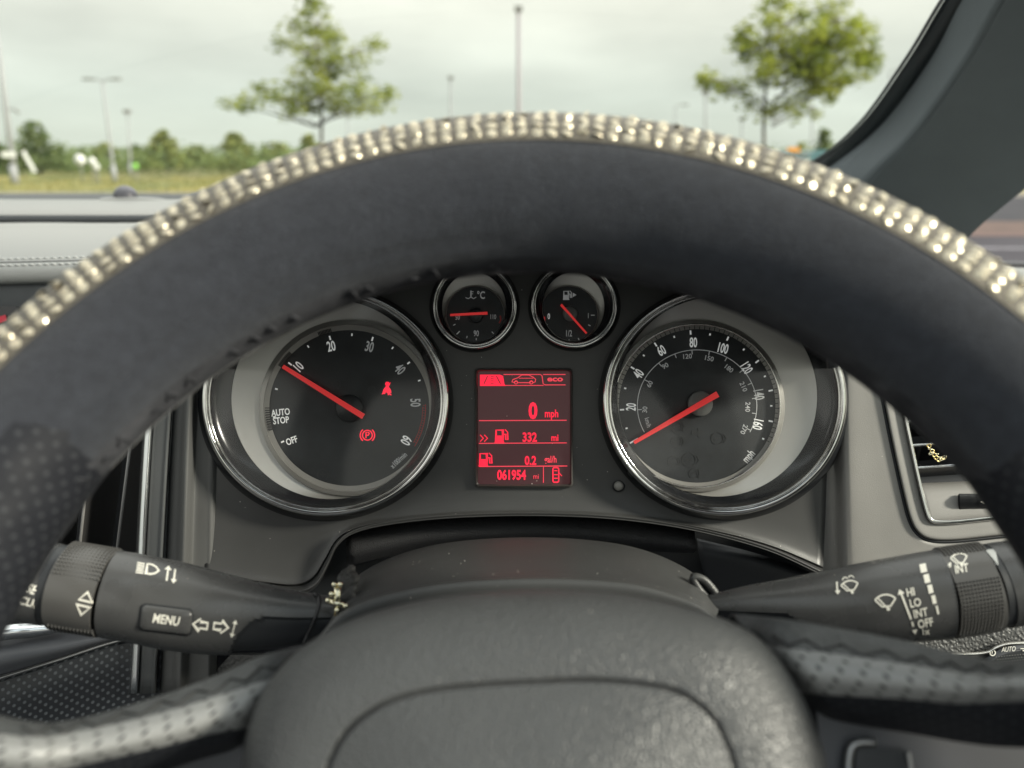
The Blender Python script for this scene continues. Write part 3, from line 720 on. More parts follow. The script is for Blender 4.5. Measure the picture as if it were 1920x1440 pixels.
sheet('chrome_strip', [vcol(300, 260, .462), vcol(297, 256, .456), vcol(292, 250, .455), vcol(287, 245, .456), vcol(284, 242, .463)], M_satin, dash, 30, 24, thick=.001)
# centre vent with upright louvres
vent = empty('centre_air_vent', P(180, 950, .48), 'tall air vent with upright louvres beyond the indicator stalk', 'air vent')
plate('vent_back', [(-120, 640), (300, 640), (246, 1200), (-160, 1200)], .535, .004, M_dark, vent)
for xt, xb in ((262, 205), (185, 137), (110, 70), (36, 4)):
    a0, a1 = P(xt, 700, .468), P(xb, 1150, .468); b0, b1 = P(xt + 62, 700, .515), P(xb + 60, 1150, .515)
    off = RT * .0006
    V = [a0, a1, b1, b0, a0 - off * 2, a1 - off * 2, b1 - off * 2, b0 - off * 2]
    mesh('louvre', V, [(0, 1, 2, 3), (7, 6, 5, 4), (0, 4, 5, 1), (3, 2, 6, 7), (1, 5, 6, 2), (0, 3, 7, 4)], mat('louvre_plastic', (.035, .034, .034), .45), vent, smooth=False)
    tube('louvre_edge', [a0 - FW * .0005, a1 - FW * .0005], .0009, mat('louvre_edge_pale', (.22, .215, .21), .35), vent, 6)  # edge paler than the louvre faces

# trim below the vent: chrome strip, console edge, dotted decor panel
con = empty('centre_console', P(100, 1220, .47), 'centre console edge with bright chrome strip and dark dotted trim', 'console')
sheet('chrome_strip', [[P(-120, 1196, .44), P(10, 1173, .445), P(60, 1168, .45), P(118, 1166, .455)], [P(-120, 1210, .436), P(8, 1187, .441), P(60, 1182, .446), P(112, 1178, .451)], [P(-120, 1222, .44), P(8, 1198, .444), P(60, 1193, .449), P(104, 1184, .454)]], M_satin, con, 24, 10, thick=.002)
sheet('console_edge', [[P(-150, 1225, .445), P(8, 1199, .45), P(110, 1186, .458), P(260, 1170, .465), P(420, 1150, .47)], [P(-150, 1262, .43), P(8, 1232, .436), P(110, 1214, .445), P(260, 1184, .455), P(420, 1160, .462)], [P(-150, 1310, .43), P(0, 1266, .436), P(110, 1232, .446), P(230, 1196, .458), P(420, 1172, .47)]], M_lowpan, con, 30, 14, thick=.002)
sheet('bright_edge', [[P(-150, 1314, .435), P(0, 1268, .441), P(110, 1234, .449), P(224, 1198, .458), P(300, 1190, .463)], [P(-150, 1320, .434), P(0, 1273, .44), P(110, 1239, .448), P(226, 1202, .457), P(300, 1196, .462)]], mat('pale_metal_edge', (.4, .41, .42), .35, metal=.6), con, 30, 4, thick=.0015)  # thin pale metallic line along the console edge
sheet('dotted_trim', [[P(-150, 1321, .438), P(0, 1275, .445), P(110, 1241, .453), P(224, 1205, .462), P(340, 1180, .468)], [P(-150, 1380, .438), P(0, 1340, .445), P(110, 1300, .453), P(224, 1270, .462), P(340, 1245, .468)], [P(-150, 1480, .445), P(0, 1460, .452), P(110, 1440, .46), P(224, 1420, .468), P(340, 1400, .474)]], M_decor, con, 40, 20, thick=.002)
sheet('trim_border', [[P(322, 1170, .466), P(325, 1260, .466), P(330, 1420, .47)], [P(335, 1168, .462), P(338, 1260, .462), P(342, 1420, .466)], [P(350, 1168, .47), P(352, 1260, .47), P(352, 1420, .474)]], M_lowpan, con, 12, 8, thick=.001)
plate('side_panel', [(330, 1120), (640, 1120), (640, 1420), (330, 1420)], .485, .004, mat('dark_side_panel', (.022, .024, .03), .5), con)
plate('grained_corner', [(400, 1262), (432, 1228), (520, 1228), (520, 1300), (400, 1300)], .47, .004, M_grain, con)

# ------------------------------------------------------------------ instrument cluster
clu = empty('instrument_cluster', P(985, 800, .47), 'instrument cluster with two large and two small chrome ringed gauges behind the wheel', 'instrument cluster')
lip = [(384, 1095), (480, 1104), (556, 1112), (592, 1098), (614, 1060), (634, 1020), (668, 996), (740, 980), (850, 969), (985, 965), (1120, 969), (1240, 982), (1350, 1004), (1450, 1034), (1542, 1076)]
xs = [384, 430, 480, 520, 560, 600, 650, 740, 850, 985, 1120, 1240, 1350, 1450, 1552]
def lr(dx, dy, d): return [P(x + dx, y + dy, d) for x, y in lip]
def blend(t, d, y0): return [P(a + (x - a) * t, y0 + (y - y0) * t, d) for a, (x, y) in zip(xs, lip)]
face = sheet('faceplate', [[P(x, 420, .464) for x in xs], [P(x, 600, .464) for x in xs], [P(x, 800, .464) for x in xs], blend(.35, .4638, 860), blend(.62, .4628, 880), blend(.82, .461, 905), blend(.915, .459, 930)], M_face, clu, 110, 60, thick=.0005)
sheet('lower_lip', [blend(.915, .4595, 930), blend(.93, .4605, 930), blend(.945, .457, 930), blend(.965, .4535, 930), lr(0, -4, .452), lr(0, 0, .4525), lr(0, 3, .456), lr(0, 0, .49)], M_face, clu, 130, 50)
hood = sheet('hood', [[P(x, y, d) for x, y in ((384, 690), (400, 600), (500, 500), (650, 440), (985, 400), (1300, 430), (1450, 490), (1545, 600), (1560, 690))] for d in (.47,)] +
    [[P(x, y, d) for x, y in ((384 + k, 690), (396 + k, 600), (480, 480 - k), (650, 415 - k), (985, 380 - k), (1300, 410 - k), (1470, 480 - k), (1560 - k, 600), (1570 - k, 690))] for d, k in ((.45, 4), (.42, 10), (.39, 14), (.34, 8))], M_dashd, clu, 60, 12, thick=.003)
# backing inside the column opening
plate('opening_back', [(520, 930), (1600, 930), (1600, 1250), (520, 1250)], .52, .004, M_dark, clu)
sheet('grained_pad', [[P(x, y, .485) for x, y in ((650, 990), (800, 965), (985, 958), (1150, 965), (1306, 985))], [P(x, y, .475) for x, y in ((650, 1012), (800, 985), (985, 978), (1150, 986), (1302, 1004))], [P(x, y, .472) for x, y in ((650, 1040), (800, 1010), (985, 1000), (1150, 1010), (1306, 1026))], [P(x, y, .485) for x, y in ((650, 1060), (800, 1030), (985, 1020), (1150, 1028), (1300, 1034))]], M_padblk, clu, 40, 20, thick=.002)
sheet('inner_bracket', [[P(1306, 1010, .50), P(1420, 1040, .49), P(1560, 1090, .48)], [P(1312, 1046, .495), P(1420, 1062, .485), P(1560, 1108, .475)], [P(1330, 1110, .50), P(1420, 1140, .49), P(1560, 1160, .48)]], M_lowpan if False else mat('deep_bracket', (.02, .022, .026), .5), clu, 20, 12, thick=.002)

def gauge(name, ring, bowl, dial, d0=.464, dz=.016, fat=1.0, label=None, sring=20, hi=False, rimw=6):
    cx, cy, rx, ry = ring; bx, by, br = bowl[:3]; bry = bowl[3] if len(bowl) > 3 else br; dx, dy, drx, dry = dial
    g = empty(name, P(cx, cy, d0)); g.parent = clu; g.location = P(cx, cy, d0) - wpos(clu); 
    if label: g['label'] = label
    k = fat
    loft('collar', [ell(cx, cy + 4 * k, rx + 9 * k, ry + 7 * k, d0 + .001), ell(cx, cy + 2, rx + 5 * k, ry + 4 * k, d0 - dz * .55), ell(cx, cy, rx, ry, d0 - dz * .8)], M_black, g)  # wall under the ring; its black colour paints the shadow round the chrome
    prof = []
    n = 9
    for i in range(n):
        a = pi * i / (n - 1); prof.append((rx - rimw * k * (1 - cos(a)), ry - rimw * k * (1 - cos(a)), d0 - dz * .8 - rimw * k * sin(a) * .00034))
    loft('chrome_ring', [ell(cx - .5 * i / 8, cy, a, b, d) for i, (a, b, d) in enumerate(prof)], M_chrome, g)
    ix, iy = rx - 2 * rimw * k, ry - 2 * rimw * k
    loft('inner_lip', [ell(cx, cy, ix, iy, d0 - dz * .8), ell(cx, cy, ix - 2 * k, iy - 2 * k, d0 - dz * .86), ell(cx, cy, ix - 4 * k, iy - 4 * k, d0 - dz * .8)], M_chrome, g)
    jx, jy = ix - 4 * k, iy - 4 * k
    lp = []
    for i in range(7):
        t = i / 6; lp.append(ell(cx + (bx - cx) * t, cy + (by - cy) * t, jx + (br + 1 - jx) * t, jy + (bry + 1 - jy) * t, d0 - dz * (.8 - .45 * t ** .7)))
    loft('black_funnel', lp, M_black, g)
    dd = d0 - dz * .16
    lp = []
    for i in range(7):
        t = i / 6; lp.append(ell(bx + (dx - bx) * t, by + (dy - by) * t, br + (drx + sring - 1 - br) * t, bry + (dry + sring - 1 - bry) * t, d0 - dz * (.35 - .2 * t)))
    loft('silver_bowl', lp, M_silver, g)
    loft('dial_ring', [ell(dx, dy, drx + sring, dry + sring, d0 - dz * .12), ell(dx, dy, drx + sring - 1, dry + sring - 1, d0 - dz * .3), ell(dx, dy, drx + sring * .55, dry + sring * .55, d0 - dz * .34), ell(dx, dy, drx + sring * .5, dry + sring * .5, d0 - dz * .27), ell(dx, dy, drx, dry, d0 - dz * .22)], M_sring, g, sharp=35)
    if hi:
        loft('polished_edge', [ell(dx, dy, drx + sring * .6, dry + sring * .6, d0 - dz * .33), ell(dx, dy, drx + sring * .52, dry + sring * .52, d0 - dz * .40), ell(dx, dy, drx + sring * .40, dry + sring * .40, d0 - dz * .33)], M_sring_hi, g)
    loft('dial_face', [ell(dx, dy, drx + 1, dry + 1, dd), ell(dx, dy, drx * .5, dry * .5, dd), ell(dx, dy, 2, 2, dd)], M_dial, g, cap1=True)
    loft('lens', [ell(cx, cy, jx, jy, d0 - dz * .78), ell(cx, cy, jx * .5, jy * .5, d0 - dz * .79), ell(cx, cy, 2, 2, d0 - dz * .79)], M_lens, g, cap1=True)
    return g, dd
def needle(g, x0, y0, x1, y1, w0, w1, d, m=M_needle):
    dx, dy = x1 - x0, y1 - y0; l = math.hypot(dx, dy); nx, ny = -dy / l, dx / l
    fr = [(x0 + nx * w0, y0 + ny * w0), (x0 - nx * w0, y0 - ny * w0), (x1 - nx * w1, y1 - ny * w1), (x1 + nx * w1, y1 + ny * w1)]
    return plate('needle', fr, d, .0012, m, g)
def hubcap(g, x, y, r, d, m):
    loft('needle_hub', [ell(x, y, r + .5, r + .5, d + .004, 40), ell(x, y, r, r, d, 40), ell(x, y, r - 1.5, r - 1.5, d - .0006, 40), ell(x, y, 1, 1, d - .0008, 40)], m, g, cap1=True)
def polar(cx, cy, r, a, ry=None): return (cx + r * cos(radians(a)), cy - (ry or r) * sin(radians(a)))

# --- rev counter
g, dd = gauge('rev_counter', (610, 752, 232, 216), (621, 749, 187), (655, 765, 150, 146), label='large rev counter with red needle at ten')
sf = plane_at(dd)
nums = [('10', 560, 687, 48), ('20', 621, 649, 12), ('30', 693, 650, -14), ('40', 750, 692, -48), ('50', 779, 755, -87), ('60', 762, 826, -118)]
for s, x, y, r_ in nums: write('numeral', s, x, y, 19, M_white if s in ('10', '20', '60') else M_wdim, g, sf, rot=r_, sx=.6)
write('lettering', 'AUTO', 526, 773, 12.5, M_white, g, sf, rot=6, sx=.72); write('lettering', 'STOP', 527, 788, 12.5, M_white, g, sf, rot=6, sx=.72)
write('lettering', 'OFF', 547, 826, 12.5, M_white, g, sf, rot=20, sx=.72)
write('lettering', 'x100/min', 747, 863, 10.5, M_wdim, g, sf, rot=43, sx=.68)
it = []
cx, cy, rx, ry = 655, 765, 146, 142
for a, ln, wd in ((142.5, 8, 3), (105, 8, 3), (72, 8, 3), (38, 6, 3), (207.5, 6, 3), (165, 5, 3), (187, 5, 3), (123, 5, 2.5), (88, 5, 2.5), (55, 5, 2.5), (22, 5, 2.5)):
    p0 = polar(cx, cy, rx - 2, a, ry - 2); p1 = polar(cx, cy, rx - 2 - ln, a, ry - 2 - ln); it.append(('l', [p0, p1], wd))
marks('scale_tick', it, M_white, g, sf, kind='stuff')
it = []
for i in range(34):
    a = 148 - i * .9 if i < 14 else (112 - (i - 14) * 1.0 if i < 24 else 196 - (i - 24) * 1.6)
    p0 = polar(cx, cy, rx + 11, a, ry + 11); p1 = polar(cx, cy, rx + 2, a, ry + 2); it.append(('l', [p0, p1], 1.5))
for i in range(10): a = 180 + i * 1.7; it.append(('l', [polar(cx, cy, rx + 12, a, ry + 12), polar(cx, cy, rx + 2, a, ry + 2)], 1.6))
marks('fine_scale', it, M_inkd, g, plane_at(dd - .0024), kind='stuff')
it = [('l', [polar(cx, cy, rx - 3, a, ry - 3) for a in range(3, -32, -2)], 1.6), ('l', [polar(cx, cy, rx - 8, a, ry - 8) for a in (1, -10, -20, -29)], 1.2)]
for i in range(16): a = 2 - 2 * i; it.append(('l', [polar(cx, cy, rx - 2, a, ry - 2), polar(cx, cy, rx - 8, a, ry - 8)], 1))
marks('red_zone', it, M_redp, g, sf)
needle(g, 530, 687, 681, 781, 3.6, 5.2, dd - .0045)
hubcap(g, 655, 766, 26, dd - .0025, M_hubd)
belt = [('p', [(-2, -13), (3, -13), (4, -8), (2, -5), (7, 2), (8, 8), (3, 9), (2, 6), (-3, 6), (-4, 10), (-9, 9), (-7, 1), (-2, -5), (-4, -9)]), ('l', [(-10, 10), (-3, 6), (6, -12)], 1.6), ('l', [(-1, 6), (8, 12)], 1.8), ('l', [(2, 4), (2, 12)], 1.6)]
marks('seat_belt_light', xf(belt, 726, 729, 1.0), M_red, g, sf)
brake = [('l', circ(0, 0, 8.5, 22), 1.8, True), ('l', circ(0, 0, 12.5, 8, 130, 230), 1.8), ('l', circ(0, 0, 12.5, 8, -50, 50), 1.8), ('l', [(-2.5, 5), (-2.5, -5), (1.5, -5), (3.2, -2.6), (1.5, 0), (-2.5, 0)], 1.8)]
marks('parking_brake_light', xf(brake, 689, 816, 1.08), M_red, g, sf)
arrow = [('p', [(-14, 0), (-3, -10), (-3, -4), (10, -4), (10, 4), (-3, 4), (-3, 10)])]
marks('indicator_symbol', xf(arrow, 652, 816, .9), M_ghost, g, sf)
for x, y, s in ((628, 690, 12), (630, 720, 10), (697, 731, 8), (672, 852, 11), (605, 890, 13), (622, 855, 9)):
    marks('unlit_symbol', [('l', circ(x, y, s * .8, 14), 2, True), ('l', [(x - s * .4, y), (x + s * .5, y)], 2), ('l', [(x, y - s * .4), (x, y + s * .4)], 2)], M_ghost, g, sf)

# --- speedometer
g, dd = gauge('speedometer', (1359, 751, 229, 216), (1345, 744, 187), (1307, 761, 147, 144), label='large speedometer in mph with red needle resting at zero', sring=18, hi=True)
sf = plane_at(dd)
cx, cy, rx, ry = 1307, 761, 147, 144
for s, x, y, r_ in (('20', 1183, 763, 86), ('40', 1197, 701, 56), ('60', 1240, 657, 30), ('80', 1300, 642, 0), ('100', 1356, 653, -14), ('120', 1400, 690, -58), ('140', 1423, 740, -80), ('160', 1421, 796, -102)):
    write('numeral', s, x, y, 18.5, M_white if s != '140' else M_wdim, g, sf, rot=r_, sx=.56)
for s, x, y, r_ in (('30', 1209, 768, 86), ('60', 1218, 720, 62), ('90', 1247, 686, 30), ('120', 1289, 668, 4), ('150', 1330, 672, -12), ('180', 1367, 691, -38), ('210', 1394, 725, -66), ('240', 1402, 763, -92), ('270', 1395, 805, -112)):
    write('numeral', s, x, y, 9, M_wdim, g, sf, rot=r_, sx=1.0, bold=.01)
write('lettering', 'km/h', 1215, 792, 9, M_wdim, g, sf, rot=105 - 180 + 0, sx=.75, bold=0)
write('lettering', 'mph', 1405, 857, 16, M_wdim, g, sf, rot=50, sx=.62)
marks('inner_scale_line', [('l', [polar(cx, cy, 112, a, 105) for a in range(208, -30, -4)], 1.3)] + [('l', [polar(cx, cy, 112, a, 105), polar(cx, cy, 104, a, 97)], 1.5) for a in (184, 152, 130, 112, 95, 78, 60, 40, 24, 8, -8, -26)], M_wdim, g, sf)
it = []
for a in (183, 149, 123.5, 95, 66, 37, 12, -12): it.append(('l', [polar(cx, cy, rx - 2, a, ry - 2), polar(cx, cy, rx - 10, a, ry - 10)], 3))
for a in (166, 136, 108, 80, 51, 24, 0, -27, 198): it.append(('l', [polar(cx, cy, rx - 6, a, ry - 6), polar(cx, cy, rx - 10, a, ry - 10)], 3))
it.append(('l', [polar(cx, cy, rx - 2, 209.5, ry - 2), polar(cx, cy, rx - 20, 209.5, ry - 20)], 3))
marks('scale_tick', it, M_white, g, sf, kind='stuff')
it = []
for i in range(66): a = 207 - i * 3.6; it.append(('l', [polar(cx, cy, rx + (5 if i % 2 else 7), a, ry + (5 if i % 2 else 7)), polar(cx, cy, rx - 1, a, ry - 1)], 1.4))
marks('fine_scale', it, M_inkd, g, plane_at(dd - .0024), kind='stuff')
needle(g, 1189, 830, 1346, 739, 3.2, 5.6, dd - .0045)
hubcap(g, 1313, 757, 23.5, dd - .0025, M_hub)
marks('indicator_symbol', xf(arrow, 1306, 811, .9, 180), M_ghost, g, sf)
for x, y, s in ((1246, 757, 14), (1268, 800, 13), (1268, 828, 12), (1292, 862, 16), (1345, 822, 14), (1262, 865, 12), (1300, 888, 10)):
    marks('unlit_symbol', [('l', circ(x, y, s * .8, 14), 2, True), ('l', [(x - s * .4, y + 2), (x + s * .5, y - 2)], 2), ('l', [(x + s * .9, y - 8), (x + s * 1.2, y), (x + s * .9, y + 8)], 2)], M_ghost, g, sf)

# --- small gauges
g, dd = gauge('temperature_gauge', (890, 573, 80, 82), (889, 577, 60, 66), (891, 590, 54, 53), dz=.012, fat=.6, sring=3, rimw=6, label='small coolant temperature gauge with needle near fifty')
sf = plane_at(dd)
write('lettering', '°C', 902, 553, 14, M_wdim, g, sf, sx=.72)
marks('thermometer_symbol', [('l', [(883, 545), (883, 557)], 2.4), ('l', [(883, 547), (888, 547)], 1.2), ('l', [(883, 551), (887, 551)], 1.2), ('l', [(873, 558), (878, 560), (883, 557), (888, 560), (893, 557)], 1.4)], M_wdim, g, sf)
write('numeral', '50', 858, 595, 9, M_wdim, g, sf, sx=.7); write('numeral', '110', 925, 594, 9, M_wdim, g, sf, sx=.66); write('numeral', '90', 893, 625, 11, M_wdim, g, sf, sx=.66)
marks('scale_tick', [('l', [(856, 627), (862, 621)], 2), ('l', [(850, 610), (854, 608)], 1.5), ('l', [(875, 634), (876, 630)], 1.5), ('l', [(893, 638), (893, 634)], 1.5), ('l', [(926, 626), (922, 622)], 1.5)], M_wdim, g, sf, kind='stuff')
marks('red_zone', [('l', [(938, 592), (939, 600), (936, 606)], 2.5)], M_redp, g, sf)
needle(g, 844, 590.5, 914, 587, 2, 2.6, dd - .003); hubcap(g, 892, 591, 14, dd - .0018, M_hubd)
g, dd = gauge('fuel_gauge', (1077, 572, 82, 81), (1075, 575, 58, 64), (1066, 590, 54, 53), dz=.012, fat=.6, sring=3, rimw=6, label='small fuel gauge with red needle between half and full')
sf = plane_at(dd)
pump = [('l', [(-8, 9), (-8, -8), (2, -8), (2, 9)], 2, True), ('p', [(-8, 0), (2, 0), (2, 9), (-8, 9)]), ('l', [(-10, 10), (4, 10)], 2), ('l', [(2, -2), (6, -2), (6, 6), (9, 6), (9, -5), (5, -9)], 1.5)]
marks('fuel_pump_symbol', xf(pump, 1064, 553, .85) + [('p', [(1074, 549), (1081, 553), (1074, 557)])], M_wdim, g, sf)
write('numeral', '0', 1029, 593, 11, M_white, g, sf, sx=.62); write('numeral', '1', 1103, 592, 10, M_wdim, g, sf, sx=.62); write('numeral', '1/2', 1067, 625, 12, M_wdim, g, sf, sx=.62)
marks('scale_tick', [('l', [(1108, 591), (1115, 591)], 1.5), ('l', [(1103, 609), (1107, 611)], 1.5), ('l', [(1030, 626), (1035, 621)], 1.5), ('l', [(1023, 610), (1027, 608)], 1.5), ('l', [(1067, 640), (1067, 636)], 1.5), ('l', [(1084, 634), (1086, 638)], 1.5)], M_wdim, g, sf, kind='stuff')
marks('red_zone', [('l', [(1020, 594), (1021, 606)], 3.5)], M_needle, g, sf)
needle(g, 1052, 571, 1100, 625, 2.2, 1.6, dd - .003); hubcap(g, 1069, 588, 14, dd - .0018, M_hub)

# --- display
disp = empty('information_display', P(982, 802, .46)); disp.parent = clu; disp.location = P(982, 802, .46) - wpos(clu); disp['label'] = 'red lit trip display with odometer'
def ringplate(name, o_, i_, d, th, m, par, hi_=0.0006):
    lo = [[P(x, y, d + th) for x, y in o_], [P(x, y, d) for x, y in o_], [P(x + (x2 - x) * .5, y + (y2 - y) * .5, d - hi_) for (x, y), (x2, y2) in zip(o_, i_)], [P(x, y, d + .0004) for x, y in i_], [P(x, y, d + th) for x, y in i_]]
    return loft(name, lo, m, par, sharp=50)
ringplate('display_frame', rr(890, 691, 1074, 914, 7), rr(896, 696, 1069, 908, 5), .4605, .003, mat('frame_grey', (.05, .048, .045), .3), disp)
plate('screen', rr(895, 695, 1070, 909, 5), .4625, .001, M_screen, disp)
sf = plane_at(.4624)
sp = lambda zx, zy: (880 + zx / 6, 680 + zy / 6)
def L6(pts): return [sp(*p) for p in pts]
marks('highlighted_tab', [('p', L6([(120, 135), (345, 135), (380, 150), (395, 240), (410, 262), (120, 262)]))], M_red, disp, sf)
marks('road_symbol', [('l', L6([(205, 150), (165, 238)]), 1.6), ('l', L6([(305, 150), (350, 238)]), 1.6)] + [('l', L6([(240, y), (275, y)]), 1.0) for y in (155, 180, 205, 232)], M_screen, disp, plane_at(.4621))
marks('rule_line', [('l', L6([(385, 133), (800, 133), (818, 150), (830, 235), (850, 250), (1082, 250)]), 1.5), ('l', L6([(830, 133), (1082, 133)]), 1.5), ('l', L6([(405, 256), (835, 256)]), 1.5),
    ('l', L6([(110, 652), (1095, 648)]), 1.7), ('l', L6([(108, 908), (1095, 902)]), 1.7), ('l', L6([(112, 1168), (1102, 1162)]), 1.7), ('l', L6([(833, 1172), (833, 1350)]), 1.3)], M_redl, disp, sf)
marks('car_symbol', [('l', L6([(480, 215), (490, 190), (545, 170), (590, 138), (670, 138), (720, 165), (745, 185), (742, 215), (720, 225), (700, 205), (680, 225), (545, 225), (525, 205), (505, 225)]), 1.5, True), ('l', circ(*sp(525, 222), 3, 12), 1.4, True), ('l', circ(*sp(696, 222), 3, 12), 1.4, True), ('l', L6([(560, 175), (720, 175)]), 1.2)], M_redl, disp, sf)
write('lettering', 'eco', *sp(965, 190), 10, M_redl, disp, sf, sx=1.45, bold=.03)
write('numeral', '0', *sp(716, 540), 30, M_red, disp, sf, sx=.78, bold=.035)
write('lettering', 'mph', *sp(925, 585), 14.5, M_red, disp, sf, sx=.74)
write('numeral', '332', *sp(680, 838), 17, M_red, disp, sf, sx=.78, bold=.03)
write('lettering', 'mi', *sp(962, 845), 13, M_red, disp, sf, sx=.8)
write('numeral', '0.2', *sp(688, 1100), 16.5, M_red, disp, sf, sx=.78, bold=.03)
write('lettering', 'gal/h', *sp(912, 1098), 12.5, M_redl, disp, sf, sx=.72)
write('numeral', '061954', *sp(475, 1262), 18, M_red, disp, sf, sx=.72, bold=.03)
write('lettering', 'mi', *sp(750, 1280), 9.5, M_redl, disp, sf, sx=.85)
marks('range_symbol', [('l', L6([(122, 812), (158, 850), (122, 888)]), 1.7), ('l', L6([(168, 812), (205, 850), (168, 888)]), 1.7)], M_red, disp, sf)
marks('fuel_pump_symbol', xf(pump, *sp(362, 820), 1.28), M_red, disp, sf); marks('fuel_pump_symbol', xf(pump, *sp(182, 1085), 1.28), M_red, disp, sf)
marks('door_open_symbol', [('l', rr(*sp(940, 1180), *sp(1005, 1345), 3, 3), 2.2, True), ('l', L6([(955, 1215), (990, 1215)]), 1.5), ('l', L6([(950, 1260), (995, 1260)]), 1.3), ('l', L6([(950, 1300), (995, 1300)]), 1.5), ('l', L6([(1010, 1240), (1040, 1275)]), 1.3)], M_red, disp, sf)
# trip button
tb = empty('trip_button', P(1160, 911, .46)); tb.parent = clu; tb.location = P(1160, 911, .46) - wpos(clu)
loft('button_collar', [ell(1160, 912, 12, 11, .4630, 24), ell(1160, 912, 11, 10, .4615, 24), ell(1160, 912, 8, 8, .4618, 24)], M_dark, tb)
loft('button_cap', [ell(1160, 911, 9, 9, .4625, 24), ell(1160, 911, 8.5, 8.5, .4595, 24), ell(1160, 911, 6, 6, .4585, 24), ell(1160, 911, 1, 1, .4582, 24)], mat('button_grey', (.33, .32, .30), .4), tb, cap1=True)
# red ambient light slivers on the collars are reflections only

# ------------------------------------------------------------------ right side fascia, side vent, light switch
fas = empty('outer_fascia', P(1650, 950, .48), 'dusty grey fascia panel with warm window light in its colour between the cluster and the side vent', 'dashboard panel')
vg = [(1628, 640), (1650, 740), (1668, 830), (1690, 930), (1704, 980), (1722, 1006), (1748, 1017), (1790, 1018), (1850, 1012), (1960, 1000), (2080, 985)]
fo = [(1566, 560), (1560, 700), (1554, 840), (1548, 940), (1544, 1030), (1540, 1110), (1538, 1200), (1560, 1330), (1850, 1330), (2010, 1330), (2150, 1330)]
o_f = sheet('fascia_panel', [[P(a + (c - a) * t, b + (e_ - b) * t, d) for (a, b), (c, e_) in zip(fo, vg)] for t, d in ((0, .4685), (.04, .4675), (.13, .463), (.23, .4565), (.30, .4545), (.40, .4538), (.7, .4536), (1, .4532))], M_right, fas, 110, 70, thick=.0006)
g_in = [(x + 8, y - 2) for x, y in vg]
P_plain = P
def P(px, py, d): return P_plain(px, py, d - .0140)      # the outer vent sits nearer the driver than the gauges
# bezel inside the groove
cen = (1900, 830)
def toward(pts, k, d):
    o = []
    for i, (x, y) in enumerate(pts):
        a = pts[max(0, i - 1)]; b = pts[min(len(pts) - 1, i + 1)]; dx, dy = b[0] - a[0], b[1] - a[1]; l = math.hypot(dx, dy)
        o.append(P(x + dy / l * k, y - dx / l * k, d))
    return o
sv = empty('side_air_vent', P(1780, 900, .47), 'outer air vent with chrome frame and horizontal slats beside the rim', 'air vent')
sheet('groove', [toward(vg, -3, .4672), toward(vg, 0, .4668), toward(vg, 3, .4664), toward(vg, 6, .4672)], M_dark, sv, 90, 8, even=True)
sheet('bezel', [toward(vg, 5, .4675), toward(vg, 6, .4655), toward(vg, 9, .4645), toward(vg, 20, .4648), toward(vg, 34, .4655), toward(vg, 36, .4665)], M_right, sv, 90, 20, even=True)
sheet('chrome_frame', [toward(vg, 34, .467), toward(vg, 35.5, .4635), toward(vg, 39, .4628), toward(vg, 43, .464), toward(vg, 44, .475)], M_chrome, sv, 90, 16, even=True)
plate('vent_back', [(1660, 600), (2080, 600), (2080, 990), (1760, 990), (1735, 960)], .53, .003, M_dark, sv)
sheet('lower_panel', [[P(1720, 905, .492), P(1800, 902, .492), P(1900, 897, .492), P(2060, 890, .492)], [P(1726, 918, .478), P(1800, 914, .478), P(1900, 908, .478), P(2060, 900, .478)], [P(1742, 970, .472), P(1800, 966, .472), P(1900, 958, .472), P(2060, 945, .472)], [P(1752, 985, .474), P(1800, 984, .474), P(1900, 975, .474), P(2060, 960, .474)]], M_right, sv, 30, 16, thick=.001)
plate('deflector', [(1722, 884), (1800, 880), (1960, 870), (1960, 896), (1800, 904), (1727, 908)], .488, .003, M_lowpan, sv)
for yl, y2, xl in ((835, 826, 1706), (877, 868, 1716), (790, 782, 1694), (745, 738, 1684)):
    a, b = P(xl, yl, .474), P(2040, y2 - 14, .474); a2, b2 = P(xl + 8, yl + 26, .50), P(2040, y2 + 12, .50)
    mesh('slat', [a, b, b2, a2, a - UP * .0012, b - UP * .0012, b2 - UP * .0012, a2 - UP * .0012], [(0, 1, 2, 3), (7, 6, 5, 4), (0, 4, 5, 1), (1, 5, 6, 2), (2, 6, 7, 3), (3, 7, 4, 0)], M_black, sv, smooth=False)
    tube('slat_trim', [a - FW * .0006, b - FW * .0006], .0008, M_satin, sv, 6)
for x in (1730, 1771, 1814): box('vane', P(x, 888, .498), (.0012, .012, .008), M_padblk, sv)
# thumb wheel
plate('wheel_slot', rr(1798, 926, 1884, 956, 4), .4722, .001, M_dark, sv)
V = []; f = []
nseg = 80
for j in range(7):
    a = -1.1 + 2.2 * j / 6
    for i in range(nseg):
        px = 1800 + 82 * i / (nseg - 1); r_ = (0 if i % 2 else -.0006)
        V.append(P(px, 941 + 13 * sin(a) / .9, .4715 + (1 - cos(a)) * .004 + r_ * cos(a) - .0015))
mesh('thumb_wheel', V, grid_faces(7, nseg), M_stalkd, sv, smooth=False)
marks('arrow_mark', [('p', [(1838, 941), (1850, 934), (1850, 947)]), ('p', [(1856, 934), (1861, 934), (1861, 947), (1856, 947)])], M_wprint, sv, plane_at(.4685))
